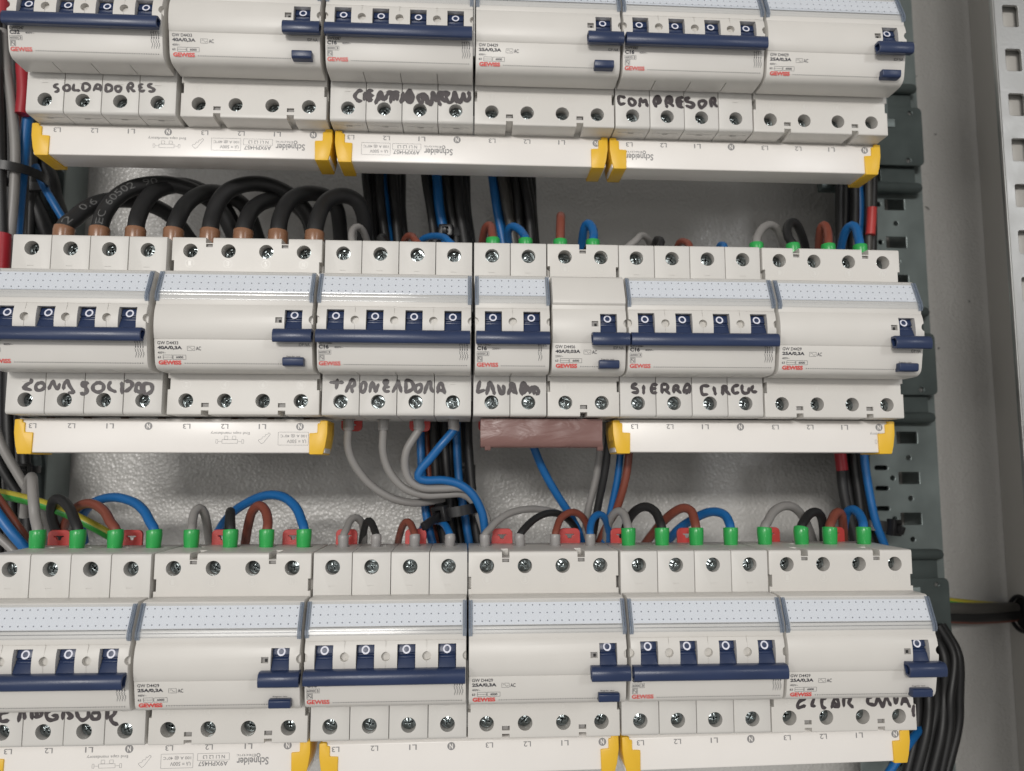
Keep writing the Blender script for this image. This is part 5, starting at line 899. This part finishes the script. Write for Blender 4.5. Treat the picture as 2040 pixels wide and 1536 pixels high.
  ('bundle_wire','black',2.5734339130359998,None,'leftmost black wire in the thick loom bulging out at lower right corner','wires of the lower right black loom',0,[[250.5,78.0,-153.2],[256.0,75.4,-171.7],[258.5,76.3,-193.6],[255.8,75.2,-212.5],[246.7,74.0,-239.0]]),
  ('bundle_wire','black',2.4925208295064682,None,'second black wire in the thick loom bulging out at lower right corner, counted from left','wires of the lower right black loom',0,[[257.0,86.0,-154.8],[259.1,77.4,-171.4],[259.9,78.5,-194.0],[260.5,82.2,-215.3],[250.2,79.5,-240.7]]),
  ('bundle_wire','black',2.416830858343543,None,'third black wire in the thick loom bulging out at lower right corner, counted from left','wires of the lower right black loom',0,[[254.5,78.0,-153.3],[268.0,88.8,-172.6],[267.4,88.1,-194.3],[266.4,86.3,-215.2],[255.0,84.1,-243.6]]),
  ('bundle_wire','black',2.8952941259099925,None,'fourth black wire in the thick loom bulging out at lower right corner, counted from left','wires of the lower right black loom',0,[[261.0,86.0,-154.9],[263.2,76.5,-172.0],[265.0,76.1,-191.7],[259.6,71.6,-211.6],[250.9,72.8,-239.8]]),
  ('bundle_wire','black',2.7881091035835723,None,'fifth black wire in the thick loom bulging out at lower right corner, counted from left','wires of the lower right black loom',0,[[258.4,78.0,-153.3],[265.4,77.2,-171.9],[269.3,82.1,-193.1],[267.1,82.4,-214.2],[258.0,82.0,-241.6]]),
  ('bundle_wire','black',2.758723652561037,None,'sixth black wire in the thick loom bulging out at lower right corner, counted from left','wires of the lower right black loom',0,[[262.4,78.0,-153.4],[263.9,71.4,-169.2],[269.2,75.2,-193.3],[264.9,76.0,-214.3],[257.9,76.1,-238.3]]),
  ('bundle_wire','black',2.9349729146184096,None,'seventh black wire in the thick loom bulging out at lower right corner, counted from left','wires of the lower right black loom',0,[[265.1,86.0,-154.9],[273.2,87.0,-175.2],[273.7,86.2,-195.4],[270.8,83.5,-214.8],[262.6,86.3,-243.9]]),
  ('bundle_wire','black',2.762883672427955,None,'eighth black wire in the thick loom bulging out at lower right corner, counted from left','wires of the lower right black loom',0,[[266.4,78.0,-153.4],[277.7,88.8,-174.1],[278.6,84.8,-196.0],[277.4,87.2,-217.6],[265.3,83.1,-241.6]]),
  ('bundle_wire','black',2.774017239842806,None,'ninth black wire in the thick loom bulging out at lower right corner, counted from left','wires of the lower right black loom',0,[[269.1,86.0,-155.0],[273.3,81.4,-171.0],[270.1,77.9,-192.6],[270.9,81.5,-216.0],[262.6,79.3,-240.6]]),
  ('bundle_wire','black',2.9322040532702887,None,'tenth black wire in the thick loom bulging out at lower right corner, counted from left','wires of the lower right black loom',0,[[273.1,86.0,-155.0],[275.0,75.5,-170.5],[273.9,76.1,-192.7],[269.0,72.5,-212.1],[261.2,72.6,-237.1]]),
  ('bundle_wire','black',2.57228808705075,None,'eleventh black wire in the thick loom bulging out at lower right corner, counted from left','wires of the lower right black loom',0,[[270.3,78.0,-153.4],[280.8,81.5,-171.5],[275.7,78.0,-194.5],[276.2,82.6,-214.1],[267.7,80.0,-242.9]]),
  ('bundle_wire','black',2.4684130697496016,None,'twelfth black wire in the thick loom bulging out at lower right corner, counted from left','wires of the lower right black loom',0,[[277.2,86.0,-155.0],[285.4,88.9,-174.4],[284.2,88.1,-194.9],[279.3,84.8,-217.4],[274.3,88.4,-245.5]]),
  ('bundle_wire','black',2.4454269945399663,None,'thirteenth black wire in the thick loom bulging out at lower right corner, counted from left','wires of the lower right black loom',0,[[274.3,78.0,-153.5],[280.9,75.3,-170.2],[275.5,72.1,-192.1],[274.3,72.9,-210.5],[266.9,74.6,-241.1]]),
  ('bundle_wire','black',2.6185698240382496,None,'rightmost black wire in the thick loom bulging out at lower right corner','wires of the lower right black loom',0,[[281.2,86.0,-155.1],[285.4,78.3,-170.9],[286.2,81.1,-195.4],[284.8,82.4,-213.7],[274.6,82.1,-243.1]]),
  ('bundle_wire','blue',2.2,None,'blue wire curving beneath the last bottom busbar at lower right','',0,[[287.9,88.0,-168.6],[282.8,84.0,-180.5],[285.2,92.0,-192.6],[285.9,100.0,-203.5],[273.3,90.0,-207.5],[255.1,72.0,-210.8],[238.3,62.0,-220.5],[223.5,58.0,-234.9]]),
  ('bundle_wire','black',4.2,None,'black core of the cable leaving through right side wall hole','cable cores leaving through the side wall',0,[[268.5,104.0,-152.7],[292.1,106.0,-152.7],[318.5,112.0,-154.7],[344.9,124.0,-156.5],[359.0,131.0,-157.2]]),
  ('bundle_wire','dark_grey',3.4,None,'dark grey core of the cable leaving through right side wall hole','cable cores leaving through the side wall',0,[[264.0,96.0,-150.0],[287.4,98.0,-147.7],[315.5,107.0,-149.5],[343.8,122.0,-152.0],[358.6,130.0,-153.2]]),
  ('bundle_wire','brown',2.6,None,'brown core of the cable leaving through right side wall hole','cable cores leaving through the side wall',0,[[269.6,106.0,-154.3],[293.1,108.0,-155.5],[319.6,114.0,-157.8],[346.1,126.0,-159.7],[361.0,134.0,-160.3]]),
  ('bundle_wire','blue',2.3,None,'blue core of the cable leaving through right side wall hole','cable cores leaving through the side wall',0,[[272.3,110.0,-145.9],[294.8,110.0,-147.9],[321.5,116.0,-149.5],[347.3,127.0,-151.9],[362.2,135.0,-153.4]]),
  ('bundle_wire','yellow_green',2.5,None,'yellow green core of the cable leaving through right side wall hole','cable cores leaving through the side wall',0,[[271.4,108.0,-141.9],[293.8,108.0,-144.6],[318.0,113.0,-147.7],[346.6,126.0,-151.8],[360.8,133.0,-153.1]]),
]
PVC = {'grey': 'pvc_grey', 'black': 'pvc_black', 'brown': 'pvc_brown', 'blue': 'pvc_blue', 'dark_grey': 'pvc_dark_grey', 'yellow_green': 'pvc_yellow_green'}
PATHS = {}
for name, c, r, fer, label, group, top, pts in WIRES:
    path = spline(pts, 1.8)
    me = tube(path, r, 14 if r > 3 else 12).mesh(name, PVC[c], smooth=60)
    o = obj(name, me); tag(o, label, 'cable' if r > 3 else 'wire', group or '')
    PATHS[label] = (path, r, o)
    if fer:
        a = Vector(pts[0]); ln, r0, r1 = {'green': (3.2, 3.2, 3.75), 'grey': (3.2, 2.0, 2.5), 'copper': (3.2, 4.6, 4.95)}[fer]
        ln += (Vector(pts[2]) - Vector(pts[1])).length + 2.0
        rr = max(r0, r + 0.45); q_ = max(r1, r + 0.75)
        fp = [p for p in path if (p - a).length < ln]; L = len(fp)
        rad = [rr + (q_ - rr) * min(1, 1.6 * i / (L - 1)) for i in range(L)]
        mb = tube(fp, rad, 16); mb.uv = None
        obj('ferrule', mb.mesh('ferrule', {'green': 'ferrule_green', 'grey': 'ferrule_grey', 'copper': 'sleeve_copper'}[fer], bevel=0.25, minang=60, smooth=50), o)

# white printing on two of the heavy cables
def wrap_text(path, r, s, start, length, h, parent):
    acc = [0.0]
    for a, b_ in zip(path[:-1], path[1:]): acc.append(acc[-1] + (b_ - a).length)
    vs, fs = text(s, 0.0); out = []
    for u, w in vs:
        d = start + u * length
        i = max(0, min(len(path) - 2, next((k for k in range(len(acc) - 1) if acc[k + 1] >= d), len(path) - 2)))
        f = (d - acc[i]) / max(acc[i + 1] - acc[i], 1e-6); p = path[i].lerp(path[i + 1], f)
        j = max(1, min(len(path) - 2, i)); t = (path[j + 1] - path[j - 1]).lerp(path[min(j + 2, len(path) - 1)] - path[j], f).normalized()
        nn = Vector((0.25, -1, 0.0)); nn = (nn - t * nn.dot(t)).normalized(); bb = nn.cross(t)
        a = (w - 0.5) * h / r
        out.append(p + (nn * math.cos(a) + bb * math.sin(a)) * (r + 0.06))
    mb = MB().add(out, fs)
    obj('printed_text', mb.mesh('printed_text', 'cable_print', smooth=0), parent)
for lab, s, st, ln in (('thick black cable with copper sleeve in first top terminal of ZONA SOLDAD breaker', '2   0.6', 16, 22),
                       ('thick black cable with copper sleeve in second top terminal of ZONA SOLDAD breaker', 'IEC  60502  90', 14, 46)):
    path, r, o = PATHS[lab]; wrap_text(path, r, s, st, ln, 3.6, o)

# cable ties: flat strap round an ellipse of wires, with a ratchet head
def cable_tie(label, c, rx, ry, width, tilt, head_a, tail=10):
    t = thing('cable_tie', label, 'cable tie', c, 'black cable ties', (0, R(tilt), 0))
    mb = MB(); k = 36; vs = []
    for i in range(k):
        a = 6.2832 * i / k
        for dr, z in ((0, -width / 2), (1.2, -width / 2), (1.2, width / 2), (0, width / 2)):
            vs.append(((rx + dr) * math.cos(a), (ry + dr) * math.sin(a), z))
    fs = [(i * 4 + j, i * 4 + (j + 1) % 4, ((i + 1) % k) * 4 + (j + 1) % 4, ((i + 1) % k) * 4 + j) for i in range(k) for j in range(4)]
    mb.add(vs, fs); obj('strap', mb.mesh('strap', 'tie_black', smooth=40), t)
    a = R(head_a); hx, hy = (rx + 2) * math.cos(a), (ry + 2) * math.sin(a)
    mb = MB().box(-4.2, 4.2, -2.6, 2.6, -width * .8, width * .8)
    me = boolean(mb.mesh('h', bevel=0.7), [MB().box(-1.9, 1.9, -4, 4, -width * .42, width * .42)], 'ratchet_head', 'tie_black')
    obj('ratchet_head', me, t, (hx, hy, 0), (0, 0, a + R(90)))
    mb = MB().box(-1.3, 1.3, -2.2, -tail, -width * .38, width * .38); obj('tail', mb.mesh('tail', 'tie_black', 0.3), t, (hx, hy, 0), (R(15), 0, a + R(90)))
cable_tie('black cable tie round the central bundle under the TRONZADORA breaker', (-3.8, 60.0, -85.4), 12.8, 23, 5.2, -10, -128, 16)
cable_tie('black cable tie round the lower right bundle', (242.3, 84.0, -96.6), 10.5, 10, 6.0, 6, -60, 6)
cable_tie('black cable tie round the vertical wires at left edge', (-255.6, 70.0, 101.1), 15, 16, 5.0, 3, -140, 8)
cable_tie('black cable tie on bundle just above the TRONZADORA breaker', (-10.1, 86.0, 74.4), 12, 12, 4.5, 0, -100, 6)
cable_tie('black clip tie deep behind the central bundle wires', (-4.7, 82.0, -64.7), 9, 9, 7.0, 0, -80, 5)
cable_tie('black tie on the upright behind the slanting grey wire at left', (-254.8, 96.0, -63.9), 8, 8, 4.0, 0, -60, 6)

# coloured marker sleeves on the bundles
TAGS = [('red marker sleeve on the vertical bundle above middle row end switch', [(249.5, 82.0, 97.1), (248.7, 82.0, 88.8), (247.6, 82.0, 79.9)], 2.9), ('dark red marker sleeve on bundle below SIERRA CIRCUL busbar', [(221.5, 81.0, -50.3), (222.1, 81.0, -57.8), (222.7, 81.0, -64.3)], 3.4), ('dark red marker sleeve beside SOLDADORES terminals at left edge', [(-250.1, 60.0, 161.6), (-248.3, 60.0, 146.9), (-248.5, 60.0, 132.8)], 3.6), ('dark red marker sleeve left of ZONA SOLDAD breaker', [(-249.9, 52.0, 61.8), (-249.7, 52.0, 52.4), (-249.5, 52.0, 41.4)], 4.6), ('dark red marker sleeve at top left corner behind the joining bar', [(-252.1, 40.0, 193.5), (-251.3, 40.0, 186.3), (-251.0, 40.0, 178.6)], 3.6)]
for lab, pts, r in TAGS:
    o = obj('marker_sleeve', tube(spline(pts, 2), r, 14).mesh('marker_sleeve', 'clip_red' if lab.startswith('red') else 'tag_red', smooth=50)); tag(o, lab, 'sleeve', 'wire marker sleeves')

# metal swarf left on the back plate
for i, (x, z, a, ln) in enumerate(((321, 118, 40, 3.2), (318, 214, -50, 3.6), (282, 214, 20, 1.6), (323, 19, 80, 1.2), (330, 172, 10, 1.4), (347, 52, 60, 1.0))):
    path = spline([(-ln / 2, 0, 0), (0, -.3, .5), (ln / 2, 0, 0)], .5)
    o = obj('metal_chip', tube(path, 0.28, 6).mesh('metal_chip', 'swarf'), None, (x, BACK - 0.5, z), (0, R(a), 0))
    tag(o, ('short curved metal chip on wall right of COMPRESOR row', 'longest metal chip high on the wall beside the frame strip', 'tiny chip on wall close to upright near top', 'speck of metal on wall beside middle row labels', 'speck of metal on wall below the longest chip', 'speck of metal nearest the wall corner beside middle row')[i], 'metal chip', 'metal chips on the cabinet wall')
